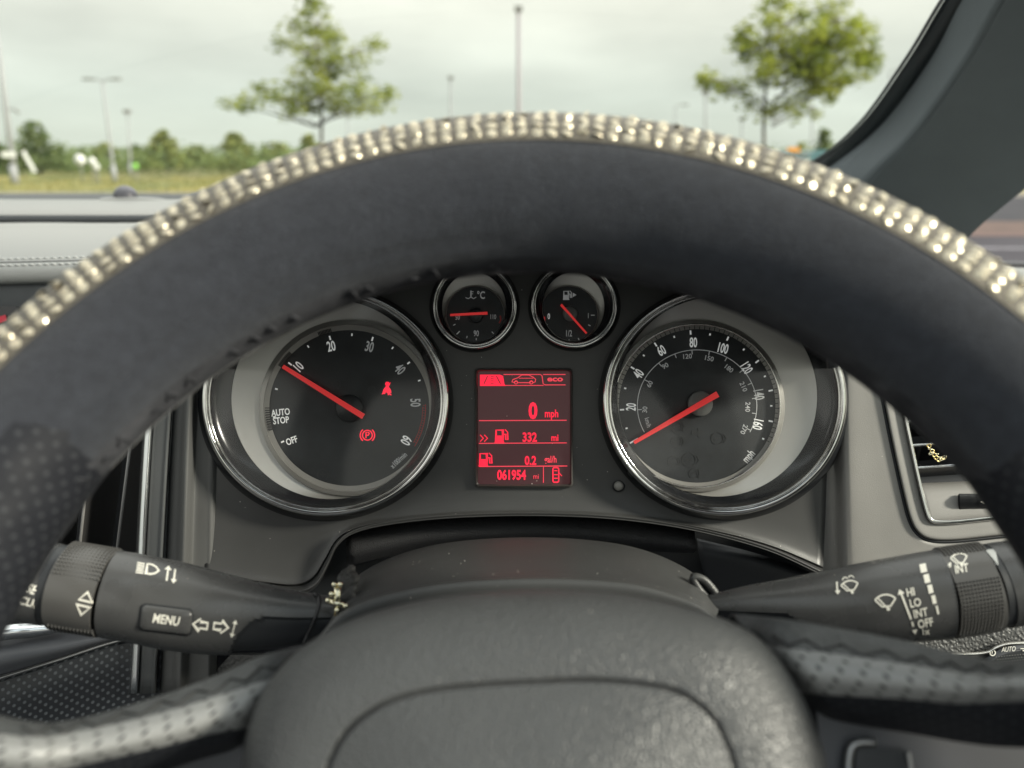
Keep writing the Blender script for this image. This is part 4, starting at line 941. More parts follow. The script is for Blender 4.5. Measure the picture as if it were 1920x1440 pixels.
# gold chain bit caught in the slat
ch = empty('gold_chain', P(1755, 850, .47), 'little crumpled gold chain hanging from the vent slat', 'jewellery')
pts2 = [(1742, 836), (1744, 842), (1748, 846), (1746, 850), (1752, 853), (1756, 851), (1755, 858), (1761, 857), (1760, 862), (1766, 861), (1770, 858), (1771, 855)]
for i, (x, y) in enumerate(pts2):
    r_ = .0011; ax = RT if i % 2 else UP; a2 = FW if i % 3 else (RT + UP).normalized()
    c = P(x, y, .470)
    tube('chain_link', [c + (ax * cos(t) + (a2 if i % 2 else (UP if ax == RT else RT)) * sin(t)) * r_ for t in [2 * pi * j / 12 for j in range(12)]], .00038, M_goldp if i % 2 else M_gold, ch, 6, closed=True)
def P(px, py, d): return P_plain(px, py, d - .0105)
# lower dash: grained skin, bright edge, rotary light switch
ls = empty('light_switch', P(1890, 1240, .43), 'rotary light switch marked AUTO under the wiper stalk', 'switch')
low = empty('lower_dash', P(1800, 1220, .45), 'coarse grained lower dash below the wiper stalk', 'dashboard panel')
o_lw = sheet('grained_skin', [[P(1520, 1150, .466), P(1700, 1140, .466), P(1960, 1110, .466)], [P(1520, 1200, .458), P(1700, 1190, .458), P(1960, 1160, .456)], [P(1520, 1232, .455), P(1760, 1226, .455), P(1840, 1224, .455), P(1960, 1190, .452)]], M_grain, low, 40, 16, thick=.001)
sheet('bright_edge', [[P(1600, 1224, .452), P(1760, 1224, .452), P(1842, 1222, .452), P(1868, 1211, .4515), P(1895, 1204, .451), P(1960, 1202, .451)], [P(1600, 1228, .4505), P(1760, 1228, .4505), P(1843, 1226, .4505), P(1869, 1215, .450), P(1895, 1208, .4495), P(1960, 1206, .4495)]], M_sring_hi, low, 50, 4, thick=.0008)
plate('lower_panel', [(1560, 1226), (1842, 1226), (1870, 1214), (1895, 1208), (2050, 1206), (2050, 1500), (1560, 1500)], .4525, .004, mat('mid_grey_panel', (.10, .098, .092), .4), low)
loft('bezel', [ell(1915, 1290, 92, 82, .452, 60), ell(1915, 1290, 90, 80, .449, 60), ell(1915, 1290, 78, 69, .4485, 60)], M_lowpan, ls)
loft('switch_face', [ell(1915, 1290, 78, 70, .4487, 60), ell(1915, 1290, 40, 35, .4485, 60), ell(1915, 1290, 2, 2, .4485, 60)], M_stalkd, ls, cap1=True)
write('lettering', 'AUTO', 1891, 1217, 9.5, M_wprint, ls, plane_at(.4480), rot=4, sx=.72, shear=.2)
marks('off_symbol', [('l', circ(1861, 1224, 5, 14, -60, 200), 1.8), ('l', [(1860, 1221), (1860, 1225)], 1.6)], M_wprint, ls, plane_at(.4480))
marks('lamp_symbol', [('l', [(1913, 1216), (1920, 1216)], 1.6), ('l', [(1917, 1220), (1924, 1220)], 1.6), ('l', circ(1926, 1217, 4, 12), 1.5, True)], M_wprint, ls, plane_at(.4480))
V = []; f = []
for i in range(24):
    for j in range(4):
        c = P(1868 + i * 5 + (j % 2) * 2.5, 1232 + j * 5 - min(6, i * .5), .4482); k = len(V)
        V += [c - RT * .0005, c + UP * .0005, c + RT * .0005, c - UP * .0005, c - FW * .0005]; f += [(k, k + 1, k + 4), (k + 1, k + 2, k + 4), (k + 2, k + 3, k + 4), (k + 3, k, k + 4)]
mesh('knurling', V, f, M_thread, ls, smooth=False, kind='stuff')

P = P_plain
# rest of the cabin beyond the vent, so that the dash meets the door
sheet('dash_end_top', [[P(1600, 560, .475), P(1900, 560, .475), P(2300, 580, .475), P(2700, 620, .475)], [P(1600, 530, .56), P(1900, 540, .56), P(2250, 560, .56), P(2600, 590, .56)],
    [P(1600, 490, .75), P(1900, 518, .75), P(2100, 525, .75), P(2300, 535, .75)], [P(1600, 470, .93), P(1850, 500, .91), P(2000, 505, .91), P(2120, 510, .91)]], M_dash, dash, 30, 20, thick=.002)
plate('dash_end_face', [(2078, 560), (2700, 600), (2700, 1400), (2100, 1400)], .462, .006, M_right, dash)
plate('knee_panel', [(1540, 1320), (2700, 1320), (2700, 2300), (1400, 2300), (1400, 1500)], .47, .006, M_dashd, dash)
car = empty('car_floor_shell', (0, .3, .3), 'dark carpeted car floor and bulkhead below the dashboard', 'car body')
box('carpet', (0, .1, .30), (1.66, 2.4, .03), M_dashd, car); box('bulkhead', (0, 1.18, .66), (1.64, .03, .68), M_dashd, car); box('sill_trim', (-.84, .1, .62), (.05, 2.3, .64), M_dashd, car)
bn = empty('bonnet', (0, 1.8, .9), 'dark grey bonnet sloping away beyond the windscreen', 'bonnet')
sheet('panel', [[Vector((x, y, z - .05 * x * x)) for x in (-.8, -.4, 0, .4, .8)] for y, z in ((1.26, 1.0), (1.6, .985), (2.0, .93), (2.3, .82), (2.35, .6))], mat('dark_grey_paint', (.04, .042, .045), .25, coat=.6), bn, 30, 20, thick=.002)
lp2 = empty('passenger_pillar', (-.76, 1.0, 1.1), 'grey windscreen pillar on the passenger side', 'pillar')
tube('trim', crom([Vector((-.82, 1.16, 1.0)), Vector((-.79, .85, 1.28)), Vector((-.72, .40, 1.58))], 16), .035, M_pillar, lp2, 12)
# ------------------------------------------------------------------ steering column shroud
shr = empty('column_shroud', P(980, 1080, .38), 'dusty dark grey steering column shroud between the stalks', 'steering column cover')
sh_rows = [
    [(640, 1190, .41), (672, 1112, .425), (800, 1060, .43), (985, 1045, .432), (1180, 1060, .43), (1310, 1108, .425), (1362, 1180, .40)],
    [(628, 1180, .40), (668, 1092, .415), (800, 1034, .42), (985, 1016, .422), (1170, 1031, .42), (1300, 1082, .415), (1350, 1150, .39)],
    [(622, 1178, .39), (672, 1082, .405), (800, 1027, .41), (985, 1010, .412), (1170, 1024, .41), (1295, 1074, .405), (1345, 1142, .385)],
    [(612, 1180, .375), (668, 1088, .385), (800, 1040, .39), (985, 1023, .392), (1170, 1036, .39), (1298, 1086, .385), (1345, 1140, .372)],
    [(600, 1192, .352), (665, 1122, .357), (800, 1084, .36), (985, 1070, .362), (1170, 1079, .36), (1290, 1112, .356), (1345, 1150, .352)],
    [(594, 1200, .345), (660, 1135, .349), (800, 1097, .352), (985, 1083, .353), (1170, 1091, .352), (1285, 1122, .349), (1342, 1156, .346)],
    [(592, 1208, .342), (660, 1148, .345), (800, 1108, .348), (985, 1095, .349), (1170, 1102, .348), (1285, 1132, .346), (1345, 1164, .343)],
    [(592, 1240, .342), (660, 1190, .345), (800, 1160, .348), (985, 1150, .349), (1170, 1152, .348), (1285, 1180, .346), (1360, 1210, .343)]]
o_sh = sheet('shroud', [[P(*q) for q in r_] for r_ in sh_rows], M_shroud, shr, 90, 70, thick=.0012)
# ignition eyelet at the end of the shroud
c = [(1300, 1082), (1318, 1086), (1335, 1103), (1347, 1124), (1340, 1132), (1322, 1118), (1306, 1098)]
tube('key_surround', crom([P(x, y, .372) for x, y in c], 40, True), .0019, M_shroud, shr, 10, closed=True)
plate('key_slot', [(x, y) for x, y in [(1303, 1086), (1318, 1090), (1333, 1106), (1344, 1123), (1338, 1128), (1322, 1115), (1307, 1097)]], .374, .004, M_dark, shr)
sfs = on(bvh_of(o_sh), .38)
marks('lint_fibre', [('l', circ(1274, 1076, 5, 8, -80, 70), 1.3)], M_thread, shr, sfs)
random.seed(4)
V = []; f = []
for i in range(46):
    x, y = random.uniform(660, 1320), random.uniform(1015, 1085)
    if y < 1012 + ((x - 985) / 330) ** 2 * 70 + 6: continue
    p, n = sfs(x, y); k = len(V); s = random.uniform(.0002, .0005)
    V += [p + n * s + RT * s, p + n * s + UP * s, p + n * s - RT * s, p + n * 2 * s]; f += [(k, k + 1, k + 3), (k + 1, k + 2, k + 3), (k, k + 3, k + 2)]
mesh('dust_specks', V, f, mat('dust', (.5, .48, .44), .9), shr, smooth=False, kind='stuff')

# ------------------------------------------------------------------ stalks
def stalk(root, st, m, name='stalk_body', n=72, ns=70, dent=None, knurl=None):
    """st: (px, py, half-height px, depth)"""
    axis = crom([P(a, b, d) for a, b, r_, d in st], ns); rad = [v.x for v in crom([Vector((r_ * d / F, 0, 0)) for a, b, r_, d in st], ns)]
    V = []; ax = (axis[-1] - axis[0]).normalized(); up = (UP - ax * UP.dot(ax)).normalized(); s = ax.cross(up).normalized()
    if s.dot(-FW) < 0: s = -s
    for i, (p, r_) in enumerate(zip(axis, rad)):
        for j in range(n):
            a = 2 * pi * j / n; k = 1.0
            if dent: k = dent(i / (ns - 1), a)
            V.append(p + (up * cos(a) + s * sin(a) * .92) * r_ * k)
    f = grid_faces(ns, n, False, True); f.append(tuple(range(n))[::-1]); f.append(tuple(range((ns - 1) * n, ns * n)))
    fm = None
    if dent:
        fm = [1 if min(dent(i / (ns - 1), 2 * pi * j / n), dent((i + 1) / (ns - 1), 2 * pi * ((j + 1) % n) / n)) < 1 else 0 for i in range(ns - 1) for j in range(n)] + [1, 1]
    return mesh(name, V, f, m, root, sharp=40, mats=[m, M_stalkd] if dent else None, fmat=fm), axis, rad, up, s
def knurled(root, a, b, ra, rb, up, s, m, a0, a1, nrow, ncol, name='grip_ribs', h=.001):
    """rows of tiny pyramids around an arc of a sleeve"""
    V = []; f = []
    for i in range(nrow):
        for j in range(ncol):
            def pt(u, v, hh):
                t = (i + u) / nrow; an = radians(a0 + (a1 - a0) * (j + v) / ncol); r_ = ra + (rb - ra) * t + hh
                return a.lerp(b, t) + (up * cos(an) + s * sin(an) * .92) * r_
            k = len(V); V += [pt(.2, .2, -.0002), pt(.8, .2, -.0002), pt(.8, .8, -.0002), pt(.2, .8, -.0002), pt(.32, .32, h), pt(.68, .32, h), pt(.68, .68, h), pt(.32, .68, h)]
            f += [(k + 4, k + 5, k + 6, k + 7)] + [(k + q, k + (q + 1) % 4, k + 4 + (q + 1) % 4, k + 4 + q) for q in range(4)]
    return mesh(name, V, f, m, root, smooth=False, kind='stuff')
D1 = .352
ls_ = empty('indicator_stalk', P(630, 1150, .37), 'indicator and headlight stalk with MENU button, on the centre console side', 'stalk')
def dentL(t, a):
    dg = math.degrees(a) % 360
    if t > .55 and 74 < dg < 250:
        u = min(1, (t - .55) / .13); e0 = 74 + 100 * (1 - sqrt(1 - (1 - u) ** 2))
        if dg > e0: return .90
    return 1.0
o_s, axL, rdL, upL, sL = stalk(ls_, [(209, 1113.5, 80, D1), (260, 1122, 80, D1), (330, 1136, 80, D1 + .002), (420, 1152, 73, D1 + .004), (500, 1160, 62, D1 + .007), (570, 1162, 50, D1 + .010), (640, 1160, 38, D1 + .014)], M_stalk, dent=dentL, ns=110)
o_k, axk, rdk, _, _ = stalk(ls_, [(121, 1099, 80, D1 - .001), (165, 1105, 80.5, D1 - .001), (207, 1113, 80, D1)], M_knurl, 'grip_sleeve', ns=8)
o_i, _, _, _, _ = stalk(ls_, [(100, 1096, 74, D1 - .001), (124, 1099, 75, D1 - .001)], M_stalkd, 'neck', ns=4)
o_t, axt, rdt, _, _ = stalk(ls_, [(-6, 1082, 40, D1 - .004), (14, 1084, 66, D1 - .003), (44, 1088, 73, D1 - .002), (75, 1092, 75, D1 - .001), (100, 1096, 75, D1 - .001)], M_stalk, 'end_button', ns=24)
knurled(ls_, axk[0], axk[-1], rdk[0], rdk[-1], upL, sL, M_knurl, -50, 62, 13, 21)
knurled(ls_, axk[0], axk[-1], rdk[0], rdk[-1], upL, sL, M_knurl, 122, 160, 13, 1, h=.0009)
sleeve = on(bvh_of(o_k), D1); body = on(bvh_of(o_s), D1); tip = on(bvh_of(o_t), D1)
insert = [(119, 1037), (140, 1036), (136, 1058), (128, 1073), (116, 1073)]
marks('grey_insert', [('p', [(119, 1036), (142, 1037), (133, 1072), (114, 1072)])], M_sgrey, ls_, on(bvh_of(o_i), D1))
Rr = -13
tri = [('l', [(0, -11), (13, 6), (-13, 6)], 3.2, True)]
marks('up_mark', xf(tri, 162, 1121, 1.0, Rr), M_wprint, ls_, sleeve); marks('down_mark', xf(tri, 155, 1142, 1.0, 180 + Rr), M_wprint, ls_, sleeve)
write('lettering', 'SET/', 68, 1107, 17, M_wprint, ls_, tip, rot=-16, sx=.72, shear=.35, bold=.03)
write('lettering', 'CLR', 54, 1129, 15, M_wprint, ls_, tip, rot=-14, sx=.85, shear=.2, bold=.02)
marks('round_mark', [('p', circ(33, 1108, 4, 10))], M_wdim, ls_, tip)
beam = [('p', [(-8 - 14, -8 + i * 4.4 - 1.2), (-8, -8 + i * 4.4 - 1.2), (-8, -8 + i * 4.4 + 1.2), (-8 - 14, -8 + i * 4.4 + 1.2)]) for i in range(5)] + [('l', [(-3, -9), (6, -9), (14, -6), (20, 0), (14, 6), (6, 9), (-3, 9)], 3, True)]
marks('headlight_symbol', xf(beam, 278, 1067, 1.0, -9), M_wprint, ls_, body)
marks('up_down_arrows', xf([('l', [(0, 13), (0, -13)], 3.4), ('p', [(-7, -9), (0, -17), (7, -9)])], 314, 1077, .95, -8) + xf([('l', [(0, -12), (0, 12)], 3.2), ('p', [(-6, 8), (0, 16), (6, 8)])], 327, 1079, .95, -8), M_wprint, ls_, body)
oa = [('l', [(-15, 0), (-2, -12), (-2, -6), (12, -6), (12, 6), (-2, 6), (-2, 12)], 3, True)]
marks('turn_arrows', xf(oa, 377, 1172, 1.0, -8) + xf(oa, 413, 1175, 1.0, 172) + xf([('l', [(0, 13), (0, -13)], 2.2), ('p', [(-5, -10), (0, -18), (5, -10)]), ('p', [(-5, 10), (0, 18), (5, 10)])], 438, 1179, .95, -14), M_wprint, ls_, body)
# menu button
mb = [(x * .99 + 311.5, y) for x, y in []]
def rot2(pts, cx, cy, a): 
    c, s = cos(radians(a)), sin(radians(a)); return [(cx + (x - cx) * c + (y - cy) * s, cy - (x - cx) * s + (y - cy) * c) for x, y in pts]
def on_loop(pts, surf, off): return [surf(x, y)[0] + surf(x, y)[1] * off for x, y in pts]
o1 = rot2(rr(261, 1136, 363, 1187, 11, 6), 312, 1161, -7); o2 = rot2(rr(264, 1139, 360, 1184, 9, 6), 312, 1161, -7); o3 = rot2(rr(268, 1143, 356, 1180, 7, 6), 312, 1161, -7)
loft('button_gap', [on_loop(o1, body, .0001), on_loop(o1, body, .0004), on_loop(o2, body, .0002)], M_dark, ls_)
lp = [on_loop(o2, body, -.001), on_loop(o2, body, .0008), on_loop(o3, body, .0015)]
for k in (.6, .25): lp.append(on_loop([(312 + (x - 312) * k, 1161 + (y - 1161) * k) for x, y in o3], body, .0012))
o_mb = loft('menu_button', lp, M_stalk, ls_, cap1=True)
write('lettering', 'MENU', 312, 1162, 17, M_wprint, ls_, on(bvh_of(o_mb), D1), rot=-8, sx=.78, shear=.1, bold=.02)

rs_ = empty('wiper_stalk', P(1350, 1145, .37), 'wiper stalk printed with HI LO INT OFF, on the driver door side', 'stalk')
D2 = .352
def dentR(t, a):
    dg = math.degrees(a) % 360
    if t < .46 and 86 < dg < 260:
        u = min(1, (.46 - t) / .12); e0 = 86 + 90 * (1 - sqrt(1 - (1 - u) ** 2))
        if dg > e0: return .88
    return 1.0
o_s, axR, rdR, upR, sR = stalk(rs_, [(1322, 1140, 22, D2 + .018), (1400, 1140, 40, D2 + .014), (1480, 1140, 54, D2 + .01), (1560, 1136, 66, D2 + .007), (1650, 1128, 76, D2 + .004), (1765, 1114, 82, D2 + .001)], M_stalk, dent=dentR, ns=110)
o_k, axk, rdk, _, _ = stalk(rs_, [(1768, 1113.5, 81.5, D2 + .001), (1810, 1107, 82, D2), (1848, 1101, 81, D2 - .001)], M_knurl, 'grip_sleeve', ns=8)
o_i, _, _, _, _ = stalk(rs_, [(1846, 1101, 76, D2 - .001), (1872, 1097, 76, D2 - .001)], M_stalkd, 'neck', ns=4)
o_t, _, _, _, _ = stalk(rs_, [(1868, 1098, 78, D2 - .001), (1900, 1093, 78, D2 - .002), (1950, 1085, 74, D2 - .003), (1975, 1080, 50, D2 - .004)], M_stalk, 'end_cap', ns=20)
knurled(rs_, axk[0], axk[-1], rdk[0], rdk[-1], upR, sR, M_knurl, 62, 138, 13, 16)
knurled(rs_, axk[0], axk[-1], rdk[0], rdk[-1], upR, sR, M_knurl, -30, 22, 12, 12)
body = on(bvh_of(o_s), D2); sleeve = on(bvh_of(o_k), D2)
marks('grey_insert', [('p', [(1836 + 12, 1032), (1866, 1029), (1872, 1060), (1856, 1064)])], M_sgrey, rs_, on(bvh_of(o_i), D2))
A2 = 15
for s, x, y in (('HI', 1707, 1110), ('LO', 1716, 1130), ('INT', 1726, 1149), ('OFF', 1735, 1168)): write('lettering', s, x, y, 15.5, M_wprint, rs_, body, rot=11, sx=.78, bold=.015)
write('lettering', '1x', 1736, 1184, 11, M_wprint, rs_, body, rot=8, sx=1.0)
marks('lever_arrow', [('l', [(1689, 1112), (1708, 1161)], 3.6), ('p', [(1683, 1116), (1686, 1105), (1696, 1112)]), ('l', [(1710, 1166), (1712, 1174)], 3.4), ('p', [(1710, 1182), (1719, 1180), (1716, 1189)])], M_wprint, rs_, body)
def wiper(s=1, wet=False):
    it = [('l', circ(0, 14, 26, 10, 222, 318), 3), ('l', [(-19.3, -3.4), (-7, 10), (9, 10), (19.3, -3.4)], 3), ('l', [(-14, -7), (3, 14)], 2.6), ('p', circ(4, 15, 3.6, 8))]
    if wet: it += [('l', circ(-8, -15, 6, 8, 180, 340), 2), ('l', circ(6, -17, 6, 8, 200, 360), 2)]
    return it
marks('wiper_symbol', xf(wiper(), 1660, 1127, 1.0, 5), M_wprint, rs_, body)
marks('screen_wash_symbol', xf(wiper(1, True), 1593, 1099, .82, 8) + [('l', [(1569, 1091), (1570, 1110)], 3.2), ('p', [(1565, 1108), (1576, 1107), (1571, 1115)])], M_wprint, rs_, body)
for i, wd in enumerate((12, 10.5, 9, 7.5, 4)):
    x, y = 1731 + i * 6.6, 1065.5 + i * 19.5; c_, s_ = cos(radians(72)), sin(radians(72))
    u = (c_ * .35 + .10, s_); l_ = math.hypot(*u); u = (u[0] / l_, u[1] / l_)
    marks('interval_bar', [('l', [(x - u[0] * 8, y - u[1] * 8), (x + u[0] * 8, y + u[1] * 8)], wd)], M_wprint, rs_, body)
write('lettering', 'INT', 1803, 1066, 16, M_wprint, rs_, sleeve, rot=9, sx=.72, bold=.02)
marks('wiper_symbol', xf(wiper(), 1798, 1048, .8, 8), M_wprint, rs_, sleeve)
marks('pointer_mark', [('p', [(1763 + 8, 1063), (1783, 1054), (1783, 1064)])], M_wprint, rs_, sleeve)

# ------------------------------------------------------------------ charm, cord, yarn at the indicator stalk
chm = empty('cross_charm', P(628, 1125, .352), 'tiny pale gold cross charm hanging by the column shroud', 'charm')
cz = .349
tube('upright', [P(632, 1143, cz), P(633, 1100, cz)], [.0017, .0015], M_goldp, chm, 8)
for p0, p1 in (((614, 1126), (648, 1136)),): tube('crossbar', [P(*p0, cz - .0005), P(*p1, cz - .0005)], .0014, M_goldp, chm, 8)
loft('crown_bead', [ell(633, 1100, 6, 3, cz + .0015, 16), ell(633, 1099, 8, 4, cz, 16), ell(633, 1097, 5, 3, cz - .0015, 16)], M_gold, chm, cap0=True, cap1=True)
for x, y in ((615, 1126), (648, 1136), (632, 1144), (622, 1114), (627, 1096), (638, 1096)):
    c = P(x, y, cz - .001); loft('bead', [[c + (RT * cos(t) + UP * sin(t)) * .0014 * sin(ph) - FW * .0014 * cos(ph) for t in [2 * pi * j / 10 for j in range(10)]] for ph in (.3, .8, 1.57, 2.3, 2.9)], M_goldp, chm, cap0=True, cap1=True)
tube('jump_ring', [P(632 + 4 * cos(t), 1151 + 6 * sin(t), cz) for t in [2 * pi * j / 14 for j in range(14)]], .0004, M_gold, chm, 6, closed=True)
body = on(bvh_of(bpy.data.objects['stalk_body']), D1)
cord = empty('black_cord', P(580, 1180, .35), 'thin black elastic cord looped round the indicator stalk', 'cord')
cp = [P(585, 1118, .375)] + [body(x, y)[0] + body(x, y)[1] * .0006 for x, y in ((590, 1117), (597, 1122), (598, 1135), (592, 1155), (584, 1175), (576, 1190))] + [P(568, 1212, .352), P(560, 1240, .36)]
tube('loop', crom(cp, 40), .0009, M_cord, cord, 8)
tube('loop', crom([P(632, 1157, cz), P(622, 1172, cz - .002), P(610, 1190, cz - .003), P(600, 1215, .345)], 14), .0005, M_gold, cord, 6)
yarn = empty('yarn_tassel', P(655, 1100, .37), 'black fuzzy braided yarn tassel tucked beside the column shroud', 'tassel')
random.seed(9)
for i in range(4):
    a = crom([P(660 - i * 3, 1066 + i * 3, .372), P(640 + i * 9, 1085, .362), P(664 - i * 6, 1102, .360), P(646 + i * 5, 1120, .358), P(655 - i * 4, 1132, .360)], 30)
    tube('braid', [p + Vector((random.gauss(0, .0003), 0, random.gauss(0, .0003))) for p in a], .0021, M_hair, yarn, 7)
V = []; f = []
for i in range(260):
    c = P(random.gauss(656, 8), random.uniform(1062, 1136), random.uniform(.356, .366)); e_ = c + (RT * random.gauss(0, 1) + UP * random.gauss(0, 1)) * .0028; k = len(V)
    V += [c, c + RT * .00015, e_]; f.append((k, k + 1, k + 2))
mesh('loose_fibres', V, f, M_hair, yarn, smooth=False, kind='stuff')

# ------------------------------------------------------------------ steering wheel
WX, WY, WZ, WT, WYAW, WR, Wr = .0027, .0965, .1999, .42, .0408, .182, .0262
def W(u, v, h):                 # wheel plane: u across, v up, h towards the driver
    X, Y, Z = u, -v, -h
    Y2 = Y * cos(WT) + Z * sin(WT); Z2 = -Y * sin(WT) + Z * cos(WT)
    X3 = X * cos(WYAW) + Z2 * sin(WYAW); Z3 = -X * sin(WYAW) + Z2 * cos(WYAW)
    x, y, z = X3 + WX, Y2 + WY, Z3 + WZ
    return CAMPOS + RT * x - UP * y + FW * z
WO = W(0, 0, 0); WU = (W(1, 0, 0) - WO); WV = (W(0, 1, 0) - WO); WH = (W(0, 0, 1) - WO)
def WP(px, py, h):              # where the ray at px,py meets the plane h above the wheel plane
    dr = P(px, py, 1) - CAMPOS; o = WO + WH * h
    t = (o - CAMPOS).dot(WH) / dr.dot(WH); return CAMPOS + dr * t
def T3(th, q, k=1.0, R=WR, r=Wr):   # th round the wheel, q round the tube: 0 outwards, 90 towards the driver
    bulge = 1 + (-.13 if cos(th) < 0 else .07) * max(0, .55 - sin(th))
    rr_ = r * k * bulge
    c = R + rr_ * cos(q) * (1 + .20 * max(0, sin(th)) if cos(q) < 0 else 1); return W(c * cos(th), c * sin(th), rr_ * sin(q) * .95)
sw = empty('steering_wheel', W(0, -.03, -.09), 'black leather steering wheel with perforated spokes and grained airbag pad', 'steering wheel')
def torus(name, m, par, k, th0=0, th1=2 * pi, q0=0, q1=2 * pi, nt_=220, nq=40, R=WR, r=Wr, closed=True, **kw):
    V = []; uv = []
    for i in range(nt_):
        th = th0 + (th1 - th0) * i / (nt_ if closed else nt_ - 1)
        for j in range(nq):
            q = q0 + (q1 - q0) * j / (nq if closed or q1 - q0 > 6.28 else nq - 1)
            kk = k(th, q) if callable(k) else k
            V.append(T3(th, q, kk, R, r)); uv.append((th * R, q * r))
    return mesh(name, V, grid_faces(nt_, nq, closed, closed or q1 - q0 > 6.28), m, par, uv=uv, **kw)
torus('rim_core', M_padblk, sw, .86)
cov = empty('steering_wheel_cover', W(0, WR, 0), 'dark suede steering wheel cover edged with a band of champagne rhinestones', 'wheel cover')
from mathutils import noise as mn
def coverk(th, q):
    p = Vector((cos(th) * 7, sin(th) * 7, q * .8))
    dq = math.degrees(q)
    if 40 < dq < 93: return .985
    k = 1 + .012 * mn.noise(p * 1.3) + .006 * mn.noise(p * 5)
    if math.degrees(th) > 92: k -= .022 * max(0, 1 - abs(dq - 150 + 6 * sin(th * 3)) / 4)      # pulled crease
    return k
torus('fabric_sleeve', M_suede, cov, coverk, q0=radians(-150), q1=radians(205), nt_=420, nq=90, closed=False)
bk = torus('rhinestone_backing', M_setting, cov, 1.004, th0=radians(12), th1=radians(168), q0=radians(44), q1=radians(90), nt_=260, nq=14, closed=False)
# one faceted stone
def stone_mesh():
    V = []; f = []
    for r_, z, n_, a0 in ((1, 0, 8, 0), (.82, .34, 8, pi / 8), (.45, .55, 8, 0)):
        for j in range(n_): V.append((r_ * cos(a0 + 2 * pi * j / 8), r_ * sin(a0 + 2 * pi * j / 8), z))
    for b in (0, 8):
        for j in range(8):
            if b == 0: f += [(b + j, b + (j + 1) % 8, b + 8 + j), (b + (j + 1) % 8, b + 8 + (j + 1) % 8, b + 8 + j)]
            else: f += [(b + j, b + (j + 1) % 8, b + 8 + (j + 1) % 8), (b + j, b + 8 + (j + 1) % 8, b + 8 + j)]
    f.append(tuple(range(16, 24)))
    me = bpy.data.meshes.new('rhinestone'); me.from_pydata(V, [], f); me.materials.append(M_stone); return me
sm = stone_mesh(); NC = 73; th_a, th_b = radians(35), radians(146)
rows_q = (56, 65, 74, 83)
rnd = random.Random(3)
def stone_frame(th, q, jit=.34):
    p = T3(th, q, 1.0); n = (p - T3(th, q, .9)).normalized(); n = (n + Vector((rnd.gauss(0, jit), rnd.gauss(0, jit), rnd.gauss(0, jit)))).normalized()
    t = (T3(th + .01, q, 1.02) - p).normalized(); t = (t - n * t.dot(n)).normalized(); b = n.cross(t); return p, t, b, n
for i in range(NC):
    th = th_a + (th_b - th_a) * i / (NC - 1)
    for qd in rows_q:
        p, t, b, n = stone_frame(th, radians(qd)); o = bpy.data.objects.new('rhinestone', sm); COL.objects.link(o); o.parent = cov
        s = .0021
        o.matrix_local = Matrix.Translation(p - wpos(cov)) @ Matrix((t, b, n)).transposed().to_4x4() @ Matrix.Diagonal((s * .90, s * .96, s * .5, 1))
V = []; f = []
step = (th_b - th_a) / (NC - 1)
for k_ in list(range(-12, 0)) + list(range(NC, NC + 12)):
    for qd in rows_q:
        p, t, b, n = stone_frame(th_a + step * k_, radians(qd)); q0 = len(V)
        for v in sm.vertices: V.append(p + t * v.co.x * .0019 + b * v.co.y * .0022 + n * v.co.z * .0013)
        f += [tuple(x + q0 for x in pl.vertices) for pl in sm.polygons]
mesh('rhinestone_band_ends', V, f, M_stone, cov, smooth=False, kind='stuff')
# inner hem with loose zigzag stitches
torus('inner_hem', M_edge, cov, lambda th, q: 1.008 + .004 * mn.noise(Vector((th * 60, q * 9, 1))), q0=radians(172), q1=radians(197), nt_=400, nq=10, closed=False)
rnd = random.Random(8)
M_hem = mat('hem_thread', (0.085, 0.085, 0.085), 0.8)
for i in range(19):
    if i in (2, 5, 6, 11, 15): continue
    th = radians(102 + i * 2.7 + rnd.uniform(-.6, .6)); a = T3(th, radians(184 + rnd.uniform(-3, 3)), 1.022); b = T3(th + .008, radians(176 + rnd.uniform(-4, 4)), 1.028); c = T3(th + .022, radians(180), 1.022)
    tube('stitch', [a, b, c], rnd.uniform(.0003, .0005), M_edge, cov, 6)
# thumb grips of perforated leather where the cover gapes
def grip(th0, th1, name='thumb_grip'):
    k = lambda th, q: .985 + .045 * min(1, abs(th - th0) / radians(7)) + .012 * mn.noise(Vector((th * 14, q * 2.5, 3))) + .05 * max(0, sin((th - th0) / (th1 - th0) * pi)) * max(0, -cos(q))
    return torus(name, M_perfd, sw, k, th0=th0, th1=th1, q0=radians(118), q1=radians(235), nt_=60, nq=24, closed=False)
grip(radians(148), radians(192)); grip(radians(32), radians(-22))
e1 = [T3(radians(148 + 0 * q), radians(q), 1.03) for q in range(120, 200, 8)]


# airbag pad
O = [(455, 1500), (458, 1420), (476, 1345), (508, 1280), (560, 1222), (640, 1172), (730, 1140), (850, 1117), (1000, 1107), (1150, 1114), (1280, 1138), (1380, 1172), (1440, 1216), (1492, 1290), (1525, 1360), (1543, 1420), (1552, 1500)]
G = [(600, 1560), (606, 1470), (620, 1420), (648, 1372), (690, 1335), (745, 1308), (815, 1292), (900, 1283), (985, 1278), (1080, 1274), (1160, 1276), (1240, 1286), (1290, 1304), (1335, 1340), (1362, 1385), (1380, 1440), (1392, 1560)]
def uvw(px, py, h):
    d = WP(px, py, h) - WO; return Vector((d.dot(WU), d.dot(WV), 0))
Ow = [uvw(x, y, -.040) for x, y in O]; Gw = [uvw(x, y, -.016) for x, y in G]
Ow += [Vector((.088, -.05, 0)), Vector((.055, -.085, 0)), Vector((0, -.10, 0)), Vector((-.055, -.085, 0)), Vector((-.085, -.05, 0))]
Gw += [Vector((.05, -.04, 0)), Vector((.03, -.055, 0)), Vector((0, -.06, 0)), Vector((-.03, -.055, 0)), Vector((-.05, -.04, 0))]
NA = 260
